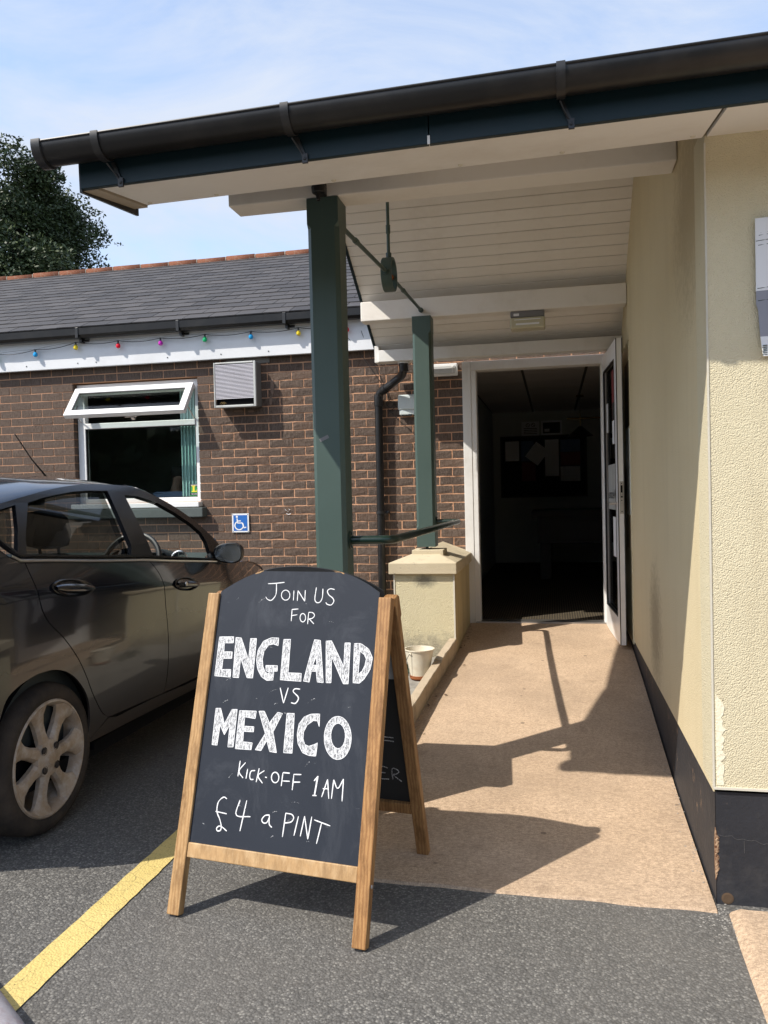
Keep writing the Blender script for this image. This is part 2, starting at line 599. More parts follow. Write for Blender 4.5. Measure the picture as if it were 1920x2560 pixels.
def m_yellow():
    t = NT('yellow_paint')
    c = t.mix(t.noise(6, 6), (.55, .42, .14), (.66, .52, .21))
    ag = t.voro(120)
    c = t.mix(t.ramp(t.noise(14, 7, .75), (.58, 0.0), (.75, .55)), c, (.24, .18, .08))
    wv = t.noise(5.5, 2, .5)
    vv = t.n('VectorMath', _operation='ADD'); t.put(vv, 'i0', t.mapped((1.0, 1.7, 1))); 
    t.put(vv, 'i1', t.n('CombineXYZ', X=t.math('MULTIPLY', wv, .25), Y=t.math('MULTIPLY', t.noise(4), .25)).outputs[0])
    cr = t.voro(10.5, vv.outputs[0], 'DISTANCE_TO_EDGE')
    c = t.mix(t.ramp(cr, (.004, .55), (.014, 0.0)), c, (.09, .075, .05))
    holes = t.ramp(t.noise(170, 3, .6), (.30, 1.0), (.37, 0.0))
    c = t.mix(holes, c, (.08, .068, .05))
    t.bump(t.math('SUBTRACT', 1.0, ag), .45, .004)
    return t.done(c, .8, spec=.25)

def m_carpet():
    t = NT('carpet')
    ch = t.n('TexChecker', Vector=t.co(), Scale=46.0, Color1=(.05, .045, .038), Color2=(.20, .17, .105)).outputs['Color']
    dots = t.voro(46, None, 'F1', 'Distance', 0.0)
    c = t.mix(t.ramp(dots, (.30, 0.0), (.36, 1.0)), (.24, .20, .12), (.045, .036, .028))
    t.bump(t.noise(300, 2), .4, .004)
    return t.done(c, .95, spec=.1)

def m_leaf():
    t = NT('holm_oak_leaf')
    c = t.mix(t.noise(.9, 4), (.020, .034, .014), (.052, .078, .026))
    c = t.mix(t.ramp(t.noise(4.0, 4), (.55, 0.0), (.75, .8)), c, (.085, .110, .036))
    return t.done(c, .5, spec=.35)

M = {}
M['asphalt'] = m_asphalt(); M['ramp'] = m_ramp(); M['brick'] = m_brick(); M['mortar'] = m_mortar()
M['rough'] = m_render('roughcast_render', 230, (.58, .51, .345), (.69, .625, .44), .85, .0036, .25)
M['side'] = m_render('painted_side_render', 190, (.60, .505, .315), (.68, .585, .385), .5, .003, .14, [('y', 4.55, .34, .66, .40, .55, (.20, .155, .10)), ('y', 3.2, .5, 2.45, .5, .45, (.28, .215, .13))])
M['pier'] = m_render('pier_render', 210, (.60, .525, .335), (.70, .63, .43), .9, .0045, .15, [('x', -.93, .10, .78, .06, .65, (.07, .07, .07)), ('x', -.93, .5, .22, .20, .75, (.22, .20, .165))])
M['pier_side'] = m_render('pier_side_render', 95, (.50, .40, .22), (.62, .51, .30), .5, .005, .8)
M['woodA'] = m_wood('pine_light', (.52, .325, .150), (.36, .195, .075))
M['woodB'] = m_wood('pine_warm', (.45, .245, .095), (.27, .125, .042))
M['woodR'] = m_wood('pine_rail', (.60, .41, .22), (.46, .275, .12), (0, R(90), 0))
M['board'] = m_board(); M['chalk'] = m_chalk('chalk', .40); M['chalkfill'] = m_chalk('chalk_fill', .495, 640)
M['paint'] = m_paintcar(); M['rim'] = m_rim(); M['tyre'] = m_tyre()
M['slate'] = m_slate(); M['terra'] = m_terracotta(); M['ceil'] = m_ceiling(); M['cap'] = m_cap()
M['green'] = m_green(); M['plinth'] = m_plinth(); M['yellow'] = m_yellow(); M['carpet'] = m_carpet(); M['leaf'] = m_leaf()
M['soffit'] = simple('soffit_white', (.82, .80, .76), .5, var=.04, dirt=(.50, .44, .36), dscale=1.2, damt=.4)
M['fascia'] = simple('dark_teal_paint', (.005, .019, .025), .42, spec=.3, var=.15, vscale=2, dirt=(.02, .025, .03), damt=.3)
M['gutter'] = simple('black_gutter_plastic', (.010, .0095, .0095), .34, spec=.4, var=.3, vscale=3, dirt=(.05, .044, .038), dscale=4, damt=.35)
M['blackpl'] = simple('black_plastic', (.014, .014, .015), .38, dirt=(.07, .065, .06), dscale=8, damt=.3)
M['upvc'] = simple('white_upvc', (.80, .80, .79), .28, var=.03, dirt=(.55, .52, .46), dscale=2.5, damt=.25)
M['whitewood'] = simple('white_painted_wood', (.74, .73, .70), .5, var=.05, bump=.2, bscale=30, dirt=(.45, .42, .36), dscale=3, damt=.45)
M['paleblue'] = simple('pale_fascia_board', (.70, .71, .72), .45, var=.04, vscale=2, dirt=(.50, .50, .49), dscale=1.5, damt=.4)
M['glass'] = glass('window_glass', (.80, .86, .84)); M['carglass'] = glass('car_glass', (.86, .90, .88)); M['tint'] = glass('tinted_glass', (.19, .20, .19))
M['dark'] = simple('dark_void', (.006, .006, .007), .9, spec=.1)
M['blackgloss'] = simple('black_gloss_trim', (.010, .010, .011), .22, dirt=(.05, .045, .04), dscale=5, damt=.2)
M['chrome'] = simple('chrome', (.80, .80, .82), .28, 1.0, var=.05)
M['steel'] = simple('brushed_steel', (.50, .48, .46), .35, .9, dirt=(.2, .17, .14))
M['cabin'] = simple('cabin_plastic', (.030, .036, .036), .7, spec=.3)
M['dash'] = simple('dashboard_plastic', (.060, .075, .072), .65, spec=.3)
M['seat'] = simple('seat_cloth', (.010, .010, .011), .95, spec=.1, bump=.3)
M['slatew'] = simple('sill_stone', (.10, .115, .11), .9, spec=.2, bump=.6, bscale=60, var=.25, vscale=14)
M['kerb'] = simple('kerb_concrete', (.46, .375, .27), .93, spec=.15, bump=.7, bscale=80, var=.2, vscale=9, dirt=(.22, .17, .12), dscale=4, damt=.7)
M['bed'] = simple('bed_concrete', (.30, .285, .25), .93, spec=.15, bump=.9, bscale=50, var=.3, vscale=18, dirt=(.13, .12, .11), dscale=5, damt=.6)
M['bucket'] = simple('old_white_plastic', (.72, .66, .53), .5, var=.08, vscale=9, dirt=(.42, .26, .12), dscale=5, damt=.45)
M['rust'] = simple('rust', (.24, .075, .022), .9, var=.4, vscale=30)
M['wire'] = simple('thin_wire', (.22, .21, .20), .5, .5)
M['cable'] = simple('black_cable', (.02, .02, .02), .5)
M['acbody'] = simple('vent_casing', (.46, .47, .45), .5, var=.12, dirt=(.16, .14, .12), dscale=4, damt=.6)
M['acside'] = simple('vent_box_side', (.17, .165, .155), .6, var=.25, dirt=(.06, .05, .045), dscale=4, damt=.7)
M['acslat'] = simple('vent_slat', (.62, .60, .64), .45, var=.08)
M['signblue'] = simple('sign_blue', (.022, .135, .46), .35, var=.06)
M['signwhite'] = simple('sign_white', (.80, .80, .80), .35, var=.03)
M['greybox'] = simple('grey_box', (.60, .66, .65), .45, var=.05, dirt=(.35, .36, .34), damt=.35)
M['lampgrey'] = simple('lamp_base_grey', (.17, .17, .175), .5)
M['lampglass'] = simple('lamp_diffuser', (.50, .47, .33), .25, var=.12)
M['paper'] = simple('paper', (.74, .75, .76), .7, var=.03)
M['paperink'] = simple('print_ink', (.03, .03, .03), .7)
M['posterred'] = simple('poster_red', (.20, .035, .040), .6, var=.2)
M['posterblue'] = simple('poster_blue', (.10, .17, .30), .6, var=.2)
M['pin'] = simple('pin_board_cloth', (.012, .013, .018), .95)
M['inwall'] = simple('room_wall', (.46, .49, .46), .9, var=.05)
M['inceil'] = simple('ceiling_tile', (.62, .60, .58), .9, var=.06)
M['inbar'] = simple('ceiling_bar', (.10, .10, .10), .7)
M['darkwood'] = simple('dark_wood', (.028, .020, .016), .6, var=.25, vscale=12)
M['brass'] = simple('brass', (.50, .36, .15), .25, 1.0)
M['blind'] = simple('teal_blind', (.50, .70, .68), .75, var=.15, vscale=5)
M['stgreen'] = simple('sticker_green', (.03, .25, .06), .5); M['styellow'] = simple('sticker_yellow', (.70, .62, .04), .5); M['stdark'] = simple('sticker_dark', (.008, .03, .022), .5)
M['skin'] = simple('skin', (.42, .24, .17), .6); M['hair'] = simple('dark_hair', (.02, .014, .011), .8); M['shirt'] = simple('blue_shirt', (.34, .40, .60), .85); M['trousers'] = simple('dark_trousers', (.02, .02, .028), .9)
M['bark'] = simple('bark', (.07, .055, .042), .95, bump=.8, bscale=14)
M['roofcover'] = simple('roof_covering', (.05, .05, .052), .9)
M['beadw'] = simple('white_bead', (.60, .565, .47), .6, var=.05, dirt=(.5, .42, .3), dscale=6, damt=.4)
M['signgrey'] = simple('grey_sign_face', (.25, .255, .29), .5, var=.08)
M['leafdry'] = simple('dry_leaf', (.09, .055, .03), .9, var=.4)

_t = NT('broken_edge'); _c = _t.mix(_t.ramp(_t.noise(70, 5, .8), (.42, 0.0), (.56, 1.0)), (.13, .05, .026), (.40, .27, .17)); _t.bump(_t.noise(120, 4, .7), .9, .006)
M['redbrick'] = _t.done(_c, .95, spec=.1)
M['stone'] = simple('small_stone', (.26, .245, .22), .9, var=.3, vscale=40)
M['apron'] = M['ramp']
def bulbmat(name, c):
    t = NT(name)
    return t.done(c, .08, 0, .6, Transmission__Weight=.2, IOR=1.4)
BULB = {k: bulbmat('bulb_' + k, c) for k, c in dict(blue=(.02, .38, .78), yellow=(.92, .70, .03), red=(.85, .012, .04), pink=(.62, .03, .52), green=(.01, .52, .18)).items()}

M['rail'] = simple('dark_green_gloss', (.010, .026, .019), .28, var=.15, dirt=(.05, .05, .045), damt=.3)

TEXT = {'JOIN US':[[(0.2404,1.1514),(0.2719,1.1535),(0.3073,1.1577)],[(0.275,1.154),(0.2783,1.1194),(0.2735,1.1031),(0.2607,1.0907),(0.2453,1.0944),(0.2374,1.1032)],[(0.3344,1.1095),(0.3335,1.1034),(0.3307,1.0983),(0.3263,1.0946),(0.3208,1.0929),(0.3149,1.0934),(0.3093,1.096),(0.3046,1.1004),(0.3015,1.1061),(0.3003,1.1124),(0.3012,1.1185),(0.304,1.1237),(0.3085,1.1273),(0.314,1.129),(0.3199,1.1285),(0.3255,1.1258),(0.3301,1.1214),(0.3332,1.1157),(0.3344,1.1095)],[(0.3487,1.1281),(0.3506,1.0928)],[(0.3662,1.0911),(0.365,1.1284)],[(0.365,1.1284),(0.3956,1.0906)],[(0.3956,1.0906),(0.3938,1.1305)],[(0.4362,1.1413),(0.4343,1.1066),(0.4366,1.0928),(0.4464,1.0863),(0.4575,1.0913),(0.4632,1.1072),(0.4622,1.137)],[(0.5079,1.135),(0.4914,1.1375),(0.4806,1.1294),(0.4872,1.1157),(0.5033,1.1042),(0.5087,1.0925),(0.4994,1.0797),(0.4842,1.0821),(0.4784,1.0886)]],'FOR':[[(0.349,1.0608),(0.3504,1.018)],[(0.3478,1.0596),(0.3738,1.0623)],[(0.3503,1.0378),(0.3718,1.0416)],[(0.4057,1.0305),(0.4052,1.0254),(0.4035,1.0212),(0.4007,1.0182),(0.3972,1.0168),(0.3934,1.0172),(0.3898,1.0193),(0.3867,1.0229),(0.3847,1.0276),(0.3838,1.0328),(0.3843,1.0378),(0.386,1.0421),(0.3888,1.0451),(0.3923,1.0465),(0.3961,1.0461),(0.3997,1.0439),(0.4028,1.0403),(0.4048,1.0356),(0.4057,1.0305)],[(0.4157,1.0507),(0.4159,1.0095)],[(0.4156,1.0515),(0.4317,1.0504),(0.4392,1.0408),(0.4317,1.0308),(0.4161,1.0272)],[(0.4212,1.0273),(0.4402,1.0111)]],'VS':[[(0.3346,0.784),(0.3537,0.7323)],[(0.3537,0.7323),(0.3659,0.7859)],[(0.4119,0.7837),(0.3927,0.7837),(0.3866,0.7739),(0.4063,0.7582),(0.4084,0.7471),(0.3984,0.7345),(0.3824,0.736)]],'KICK-OFF 1AM':[[(0.2101,0.5275),(0.2081,0.4756)],[(0.232,0.5237),(0.2102,0.493),(0.2291,0.4718)],[(0.2429,0.5036),(0.2405,0.471)],[(0.2726,0.5006),(0.2573,0.4973),(0.254,0.4818),(0.2586,0.4708),(0.2698,0.4711)],[(0.2872,0.5095),(0.2811,0.4635)],[(0.308,0.5038),(0.2859,0.4848),(0.3058,0.4621)],[(0.3129,0.4828),(0.3206,0.482)],[(0.3656,0.4849),(0.365,0.4792),(0.3627,0.4743),(0.3591,0.4706),(0.3546,0.4688),(0.3498,0.4689),(0.3451,0.471),(0.3412,0.4748),(0.3386,0.4799),(0.3375,0.4856),(0.3381,0.4914),(0.3403,0.4963),(0.344,0.5),(0.3485,0.5018),(0.3534,0.5017),(0.358,0.4996),(0.3619,0.4957),(0.3645,0.4907),(0.3656,0.4849)],[(0.3789,0.5028),(0.3775,0.4597)],[(0.3787,0.5039),(0.4049,0.5041)],[(0.3789,0.4767),(0.4079,0.4783)],[(0.4204,0.5011),(0.4198,0.4509)],[(0.4195,0.5017),(0.4482,0.5037)],[(0.4211,0.477),(0.4466,0.4794)],[(0.497,0.4879),(0.51,0.505)],[(0.51,0.505),(0.5039,0.4428)],[(0.5078,0.5018),(0.5022,0.4434)],[(0.4956,0.442),(0.5107,0.4428)],[(0.5454,0.4973),(0.5295,0.44)],[(0.5454,0.4973),(0.5557,0.4372)],[(0.5309,0.4667),(0.5516,0.4687)],[(0.5651,0.4382),(0.5674,0.4983)],[(0.5674,0.4983),(0.5845,0.4727),(0.6022,0.5041)],[(0.6022,0.5041),(0.6035,0.4342)]],'POUND4aPINT':[[(0.1756,0.3983),(0.1621,0.4027),(0.145,0.3876),(0.141,0.3683),(0.1437,0.3497),(0.1554,0.3323),(0.1654,0.3109),(0.1653,0.2961),(0.1536,0.2917),(0.1488,0.2998),(0.1589,0.3084),(0.1731,0.3044),(0.1894,0.2951)],[(0.1371,0.3536),(0.1816,0.3501)],[(0.2275,0.4006),(0.2187,0.3503),(0.2737,0.3508)],[(0.253,0.4014),(0.2399,0.3009)],[(0.3455,0.3641),(0.3285,0.3604),(0.318,0.3464),(0.3249,0.3369),(0.3377,0.3394),(0.3456,0.3568)],[(0.3449,0.3622),(0.3466,0.3386),(0.352,0.33),(0.359,0.3265)],[(0.4047,0.3771),(0.4009,0.3012)],[(0.4048,0.376),(0.4265,0.3747),(0.4353,0.3647),(0.4271,0.3511),(0.4042,0.345)],[(0.4524,0.372),(0.4425,0.3097)],[(0.4657,0.3106),(0.4746,0.3744)],[(0.4746,0.3744),(0.4937,0.3049)],[(0.4937,0.3049),(0.5006,0.3755)],[(0.51,0.3668),(0.5694,0.3545)],[(0.5378,0.3598),(0.526,0.2946)]]}
POLY = {'ENGLAND':[[[(0.0656,0.9512),(0.1255,0.9543),(0.1268,0.9316),(0.0901,0.9301),(0.0919,0.8981),(0.1267,0.8996),(0.1278,0.8759),(0.0921,0.8742),(0.0919,0.8345),(0.1297,0.8365),(0.1313,0.8091),(0.0658,0.8106),(0.0657,0.855)]],[[(0.1341,0.9519),(0.1572,0.9508),(0.1972,0.8732),(0.1947,0.9502),(0.2198,0.9512),(0.2221,0.8113),(0.1989,0.8108),(0.1638,0.8795),(0.1653,0.809),(0.1412,0.8096)]],[[(0.3084,0.9566),(0.2783,0.9562),(0.2488,0.9425),(0.2306,0.9101),(0.2285,0.8747),(0.237,0.844),(0.2559,0.8178),(0.2795,0.8057),(0.3033,0.8082),(0.303,0.8389),(0.3169,0.8404),(0.3145,0.8595),(0.2685,0.858),(0.2718,0.8388),(0.2844,0.8367),(0.2832,0.829),(0.2693,0.834),(0.2581,0.8528),(0.2524,0.8798),(0.2555,0.9073),(0.2705,0.9296),(0.2899,0.9343),(0.3091,0.9292)]],[[(0.3283,0.9523),(0.3558,0.9534),(0.3594,0.8369),(0.4109,0.8377),(0.4123,0.8101),(0.3313,0.8112)]],[[(0.4483,0.9563),(0.4719,0.9545),(0.4974,0.8104),(0.4743,0.8117),(0.4667,0.8475),(0.4481,0.8472),(0.4442,0.8093),(0.4215,0.8118)],[(0.4613,0.8981),(0.4514,0.8683),(0.4662,0.8683)]],[[(0.4932,0.953),(0.514,0.955),(0.5683,0.8685),(0.5647,0.9494),(0.5853,0.9503),(0.5901,0.812),(0.5718,0.811),(0.5196,0.9),(0.5264,0.8121),(0.5078,0.811)]],[[(0.5998,0.949),(0.6243,0.95),(0.6543,0.9325),(0.671,0.9033),(0.6661,0.866),(0.647,0.8318),(0.6302,0.8162),(0.6071,0.8167)],[(0.6234,0.9236),(0.6398,0.9131),(0.6484,0.8986),(0.6451,0.8761),(0.6367,0.8571),(0.6236,0.8453)]]],'MEXICO':[[[(0.0877,0.6972),(0.108,0.6986),(0.1298,0.6462),(0.1539,0.6977),(0.1748,0.6991),(0.1764,0.5711),(0.1548,0.5693),(0.1522,0.6439),(0.1351,0.609),(0.1136,0.641),(0.111,0.5716),(0.0898,0.5719)]],[[(0.1846,0.6958),(0.2513,0.6984),(0.2501,0.6727),(0.2082,0.6756),(0.2093,0.6442),(0.2491,0.6452),(0.2491,0.6276),(0.2103,0.6266),(0.2118,0.5915),(0.2495,0.5907),(0.248,0.5674),(0.185,0.566)]],[[(0.2617,0.6991),(0.283,0.7005),(0.3073,0.6623),(0.335,0.7002),(0.3542,0.6976),(0.3253,0.6334),(0.3469,0.5661),(0.3201,0.5677),(0.3044,0.6028),(0.2864,0.5679),(0.2637,0.5687),(0.2957,0.6253)]],[[(0.3709,0.6995),(0.3996,0.7008),(0.406,0.5692),(0.3732,0.5683),(0.372,0.6524)]],[[(0.4952,0.7055),(0.4975,0.6637),(0.4891,0.6821),(0.4739,0.6821),(0.4518,0.666),(0.4413,0.6423),(0.4417,0.6195),(0.4503,0.6012),(0.4659,0.5969),(0.4845,0.604),(0.4966,0.6107),(0.4948,0.5674),(0.4691,0.5671),(0.4446,0.5744),(0.424,0.6029),(0.4175,0.6328),(0.421,0.6676),(0.438,0.6919),(0.463,0.7032)]],[[(0.6183,0.6295),(0.617,0.6117),(0.6125,0.5953),(0.605,0.5815),(0.5951,0.5711),(0.5834,0.5649),(0.5707,0.5632),(0.5578,0.5662),(0.5456,0.5738),(0.5349,0.5854),(0.5265,0.6003),(0.521,0.6174),(0.5187,0.6357),(0.5198,0.6538),(0.5243,0.6705),(0.5319,0.6846),(0.542,0.6952),(0.554,0.7014),(0.5669,0.7029),(0.5799,0.6996),(0.5921,0.6917),(0.6027,0.6798),(0.6109,0.6647),(0.6162,0.6476)],[(0.596,0.637),(0.5951,0.6245),(0.5917,0.6134),(0.5861,0.6049),(0.5789,0.5997),(0.5708,0.5983),(0.5625,0.6008),(0.5549,0.6071),(0.5487,0.6166),(0.5445,0.6283),(0.5427,0.641),(0.5436,0.6536),(0.547,0.6648),(0.5526,0.6734),(0.5599,0.6787),(0.5681,0.68),(0.5764,0.6774),(0.584,0.6709),(0.5902,0.6614),(0.5943,0.6497)]]]}
CAR = {'E1':[(2.944,1.408),(3.079,1.43),(3.313,1.462),(3.514,1.48),(3.696,1.488),(3.886,1.485),(4.04,1.478),(4.179,1.454),(4.311,1.408),(4.422,1.356),(4.513,1.303),(4.601,1.238),(4.683,1.169),(4.766,1.092),(4.786,1.057)],'sil':[(3.281,1.547),(3.558,1.547),(3.903,1.533),(4.125,1.515),(4.273,1.49),(4.422,1.446),(4.57,1.383),(4.705,1.294),(4.86,1.194),(5.043,1.118),(5.497,1.017),(136.499,-10.899)],'belt':[(2.803,1.248),(2.824,1.218),(2.855,1.199),(2.884,1.193),(3.066,1.178),(3.367,1.151),(3.662,1.127),(3.808,1.116),(4.108,1.085),(4.483,1.05),(4.835,1.016)],'beltb':[(2.791,1.233),(2.812,1.204),(2.843,1.183),(2.879,1.174),(3.051,1.158),(3.351,1.132),(3.648,1.11),(3.825,1.095),(4.096,1.069),(4.475,1.033),(4.862,0.996)],'seam1':[(2.894,1.179),(2.887,1.121),(2.887,1.047),(2.896,0.987),(2.932,0.922),(3.016,0.847),(3.098,0.754),(3.161,0.662),(3.22,0.559),(3.294,0.462),(3.329,0.433),(3.371,0.412)],'seam2':[(3.852,1.095),(3.89,1.053),(3.916,1.002),(3.924,0.915),(3.93,0.827),(3.934,0.759),(3.94,0.661),(3.942,0.583),(3.936,0.468),(3.917,0.394),(3.898,0.389)],'doorbot':[(3.371,0.412),(3.437,0.397),(3.641,0.395),(3.898,0.389),(4.309,0.368)],'sillbot':[(3.178,0.339),(3.398,0.33),(3.744,0.323),(4.34,0.305)],'arch':[(2.646,0.681),(2.694,0.706),(2.756,0.722),(2.836,0.734),(2.919,0.73),(2.976,0.718),(3.034,0.695),(3.097,0.652),(3.156,0.591),(3.19,0.533),(3.206,0.468),(3.21,0.406),(3.201,0.362),(3.192,0.334)],'rearglass':[(2.921,1.383),(3.013,1.396),(2.855,1.205),(2.831,1.227),(2.808,1.254)],'rdglass':[(3.104,1.408),(3.218,1.425),(3.348,1.44),(3.483,1.452),(3.62,1.457),(3.795,1.456),(3.711,1.179),(3.652,1.131),(2.891,1.196),(3.009,1.319)],'fdglass':[(3.935,1.433),(4.062,1.426),(4.235,1.388),(4.378,1.323),(4.499,1.25),(4.558,1.196),(4.565,1.138),(4.55,1.076),(4.53,1.053),(3.88,1.11),(3.885,1.272)],'qlight':[(4.798,1.219),(4.888,1.13),(4.832,1.027),(4.722,1.033)],'frameseam':[(3.079,1.43),(2.881,1.193)],'bpill':[(3.886,1.485),(3.849,1.305),(3.808,1.116)],'handle1':[(3.123,1.044),(2.99,1.06),(3.27,1.027),(3.142,1.078),(3.111,1.011)],'handle2':[(4.176,0.939),(4.043,0.954),(4.319,0.922),(4.194,0.98),(4.165,0.896)],'mirror':[(5.08,1.048),(4.857,1.078),(5.493,1.032),(5.192,1.111),(4.962,0.985)],'fenderseam':[(5.045,0.97),(5.095,0.927),(5.163,0.871)]}
BOARD = {'panelTL':(0.0472,1.1119),'panelTR':(0.6724,1.1097),'peak':(0.3605,1.2172),'archL':[(0.0462,1.1188),(0.1027,1.1524),(0.1609,1.1809),(0.2197,1.2009),(0.2864,1.2132),(0.3605,1.2172),(0.4342,1.2131),(0.5073,1.2018),(0.5726,1.184),(0.6306,1.1574),(0.6777,1.1272),(0.7097,1.1086)],'rail':[(0.0478,0.2429),(0.6735,0.2455),(0.6735,0.1966),(0.0444,0.195)],'stR':[(0.6758,1.1098),(0.7266,1.1077),(0.7222,0.0001),(0.676,0.0006)],'stL':[(-0.0035,1.1109),(0.0456,1.1119),(0.0481,0.0039),(0.0002,-0.0002)]}

# ================================================================== GROUND
def gz(x, y=0):
    t = min(1, max(0, (-1.25 - x) / .75))
    return .05 * t * t * (3 - 2 * t)
xs_ = [-60, -20, -9, -5, -3.2, -2.4] + [-2.1 + .07 * i for i in range(14)] + [-1.1, -.5, .5, 1.5, 4, 12, 60]
ys_ = [-60, -20, -6, -2, 0, 1, 2, 3, 4, 5, 6, 7, 12, 30, 90]
g = MB(); g.grid([[(x, y, gz(x)) for y in ys_] for x in xs_])
for i, f in enumerate(g.f): g.f[i] = tuple(reversed(f))
gr = struct(g.build('asphalt_ground', M['asphalt'], smooth=True, recalc=False))

# yellow bay line, 4 mm above the asphalt, with an uneven edge
ly = MB(); rows = []
for i in range(190):
    y = -1.5 + i * .04
    e0 = -1.580 + .002 * noise.noise((y * 7, 0, 0)) + .0035 * noise.noise((y * 31, 0, 0))
    e1 = -1.481 + .002 * noise.noise((y * 6, 5, 0)) + .0035 * noise.noise((y * 29, 5, 0))
    rows.append([(x, y, gz(x) + .004) for x in (e0, e0 * .5 + e1 * .5, e1)])
ly.grid(rows)
for i, f in enumerate(ly.f): ly.f[i] = f
o = struct(ly.build('yellow_line', M['yellow'], recalc=True))

def WX(y): return .51 + (y - 2.86) * .0093
RAMP = [(2.60, -.03), (2.81, .004), (2.86, .008), (3.30, .028), (3.74, .052), (4.28, .100), (4.80, .158), (5.30, .206), (5.85, .250), (6.40, .285), (6.795, .306)]
def rz(y): return lerp1(y, RAMP)
def KX(y): return -.705 - .0643 * (5.72 - y)
rp = MB(); P = []
for i in range(64):
    y = 2.80 + (6.79 - 2.80) * i / 63
    xl, xr = (KX(y) - .03 if y < 5.72 else -.71), WX(y) - .004
    row = []
    for k in range(24):
        x = xl + (xr - xl) * k / 23
        yy = y
        zadd = -.016 if i == 0 else (.004 if i == 1 else 0)
        if i == 1: yy = 2.826 + .012 * noise.noise((x * 6, 1, 0)) - .028 * (x + .2) + .004 * noise.noise((x * 40, 6, 0))
        if i == 0: yy = 2.812 + .012 * noise.noise((x * 6, 1, 0)) - .028 * (x + .2)
        row.append((x, yy, rz(yy) + zadd + .003 * noise.noise((x * 3, yy * 3, 2)) * min(1, i / 6)))
    P.append(row)
rp.grid(P)
for i, f in enumerate(rp.f): rp.f[i] = tuple(reversed(f))
struct(rp.build('concrete_ramp', M['ramp'], smooth=True))

# concrete strip of pavement along the front of the rendered wall, bottom right
ap = MB()
edge = [(.548, 2.80), (.546, 2.74), (.540, 2.60), (.536, 2.456), (.531, 2.26), (.52, 1.9), (.50, 1.2), (.47, 0), (.43, -2)]
ap.grid([[(x - .02, y, -.02), (x, y, .010), (x + .03, y, .022), (x + .055, y, .020), (x + .4, y, .022), (x + 3.5, y, .022)] for x, y in edge])
struct(ap.build('pavement', M['apron'], smooth=True, recalc=True))

# raised bed beside the ramp
bd = MB(); P = []
for i in range(24):
    y = 3.35 + (6.87 - 3.35) * i / 23
    z = lerp1(y, [(3.35, .015), (4.4, .13), (5.2, .205), (5.75, .225), (6.87, .26)])
    P.append([(x, y, z + .006 * noise.noise((x * 7, y * 7, 0)) if x > -1.55 else -.02) for x in (-1.62, -1.54, -1.4, -1.2, -1.0, -.85, -.715 - .0643 * max(0, 5.72 - y))])
bd.grid(P)
for i, f in enumerate(bd.f): bd.f[i] = tuple(reversed(f))
struct(bd.build('planting_bed', M['bed'], smooth=True))

# ================================================================== BRICK BUILDING
BY = 6.88
brick_b = thing('brick_building', 'low dark brown brick building with slate roof and white fascia behind the car', 'building', (-3.0, BY, 0))
WXL, WXR, WZB, WZT = -4.45, -3.17, 1.385, 2.533
DXL, DXR, DZT = -.738, .50, 2.512
w = MB()
Y0, Y1 = BY + .0048, BY + .25
w.box((-9, Y0, 0), (WXL, Y1, 3.0)); w.box((WXL, Y0, WZT), (WXR, Y1, 3.0)); w.box((WXL, Y0, 0), (WXR, Y1, WZB)); w.box((WXR, Y0, 0), (DXL, Y1, 3.0))
w.box((DXL, Y0, DZT), (DXR, Y1, 3.0)); w.box((DXR, Y0, 0), (3.5, Y1, 3.0))
wall = w.build('mortar_wall', M['mortar'], brick_b)
# bricks
def brick_variant(L, seed):
    r = random.Random(seed)
    b = MB(); H, T = .065, .11
    nx, nz = 5, 3
    j = lambda: r.uniform(-.0016, .0016)
    F = [[(L * i / nx - L / 2 + (j() if 0 < i < nx else j() * .8), r.uniform(-.0012, .0022) + (.0014 if i in (0, nx) or k in (0, nz) else 0), -H / 2 + H * k / nz + j()) for k in range(nz + 1)] for i in range(nx + 1)]
    b.grid(F)
    n = len(b.v)
    ring = [F[i][0] for i in range(nx + 1)] + [F[nx][k] for k in range(1, nz + 1)] + [F[i][nz] for i in range(nx - 1, -1, -1)] + [F[0][k] for k in range(nz - 1, 0, -1)]
    idx = {tuple(p): q for q, p in enumerate(b.v)}
    fr = [idx[tuple(p)] for p in ring]
    back = [(p[0], T, p[2]) for p in ring]
    b.v += back; m_ = len(ring)
    for q in range(m_):
        q2 = (q + 1) % m_
        b.f.append((fr[q2], fr[q], n + q, n + q2)); b.mi.append(0)
    me = b.mesh('brick')
    bm = bmesh.new(); bm.from_mesh(me); bmesh.ops.recalc_face_normals(bm, faces=bm.faces); bm.to_mesh(me); bm.free()
    me.materials.append(M['brick'])
    return me
FULL = [brick_variant(.215, s) for s in range(7)]
cache = {}
def brick_mesh(L):
    if abs(L - .215) < .004: return rnd.choice(FULL)
    k = round(L, 2)
    if k not in cache: cache[k] = [brick_variant(k, 100 + int(k * 1000) + s) for s in range(2)]
    return rnd.choice(cache[k])
bricks = []
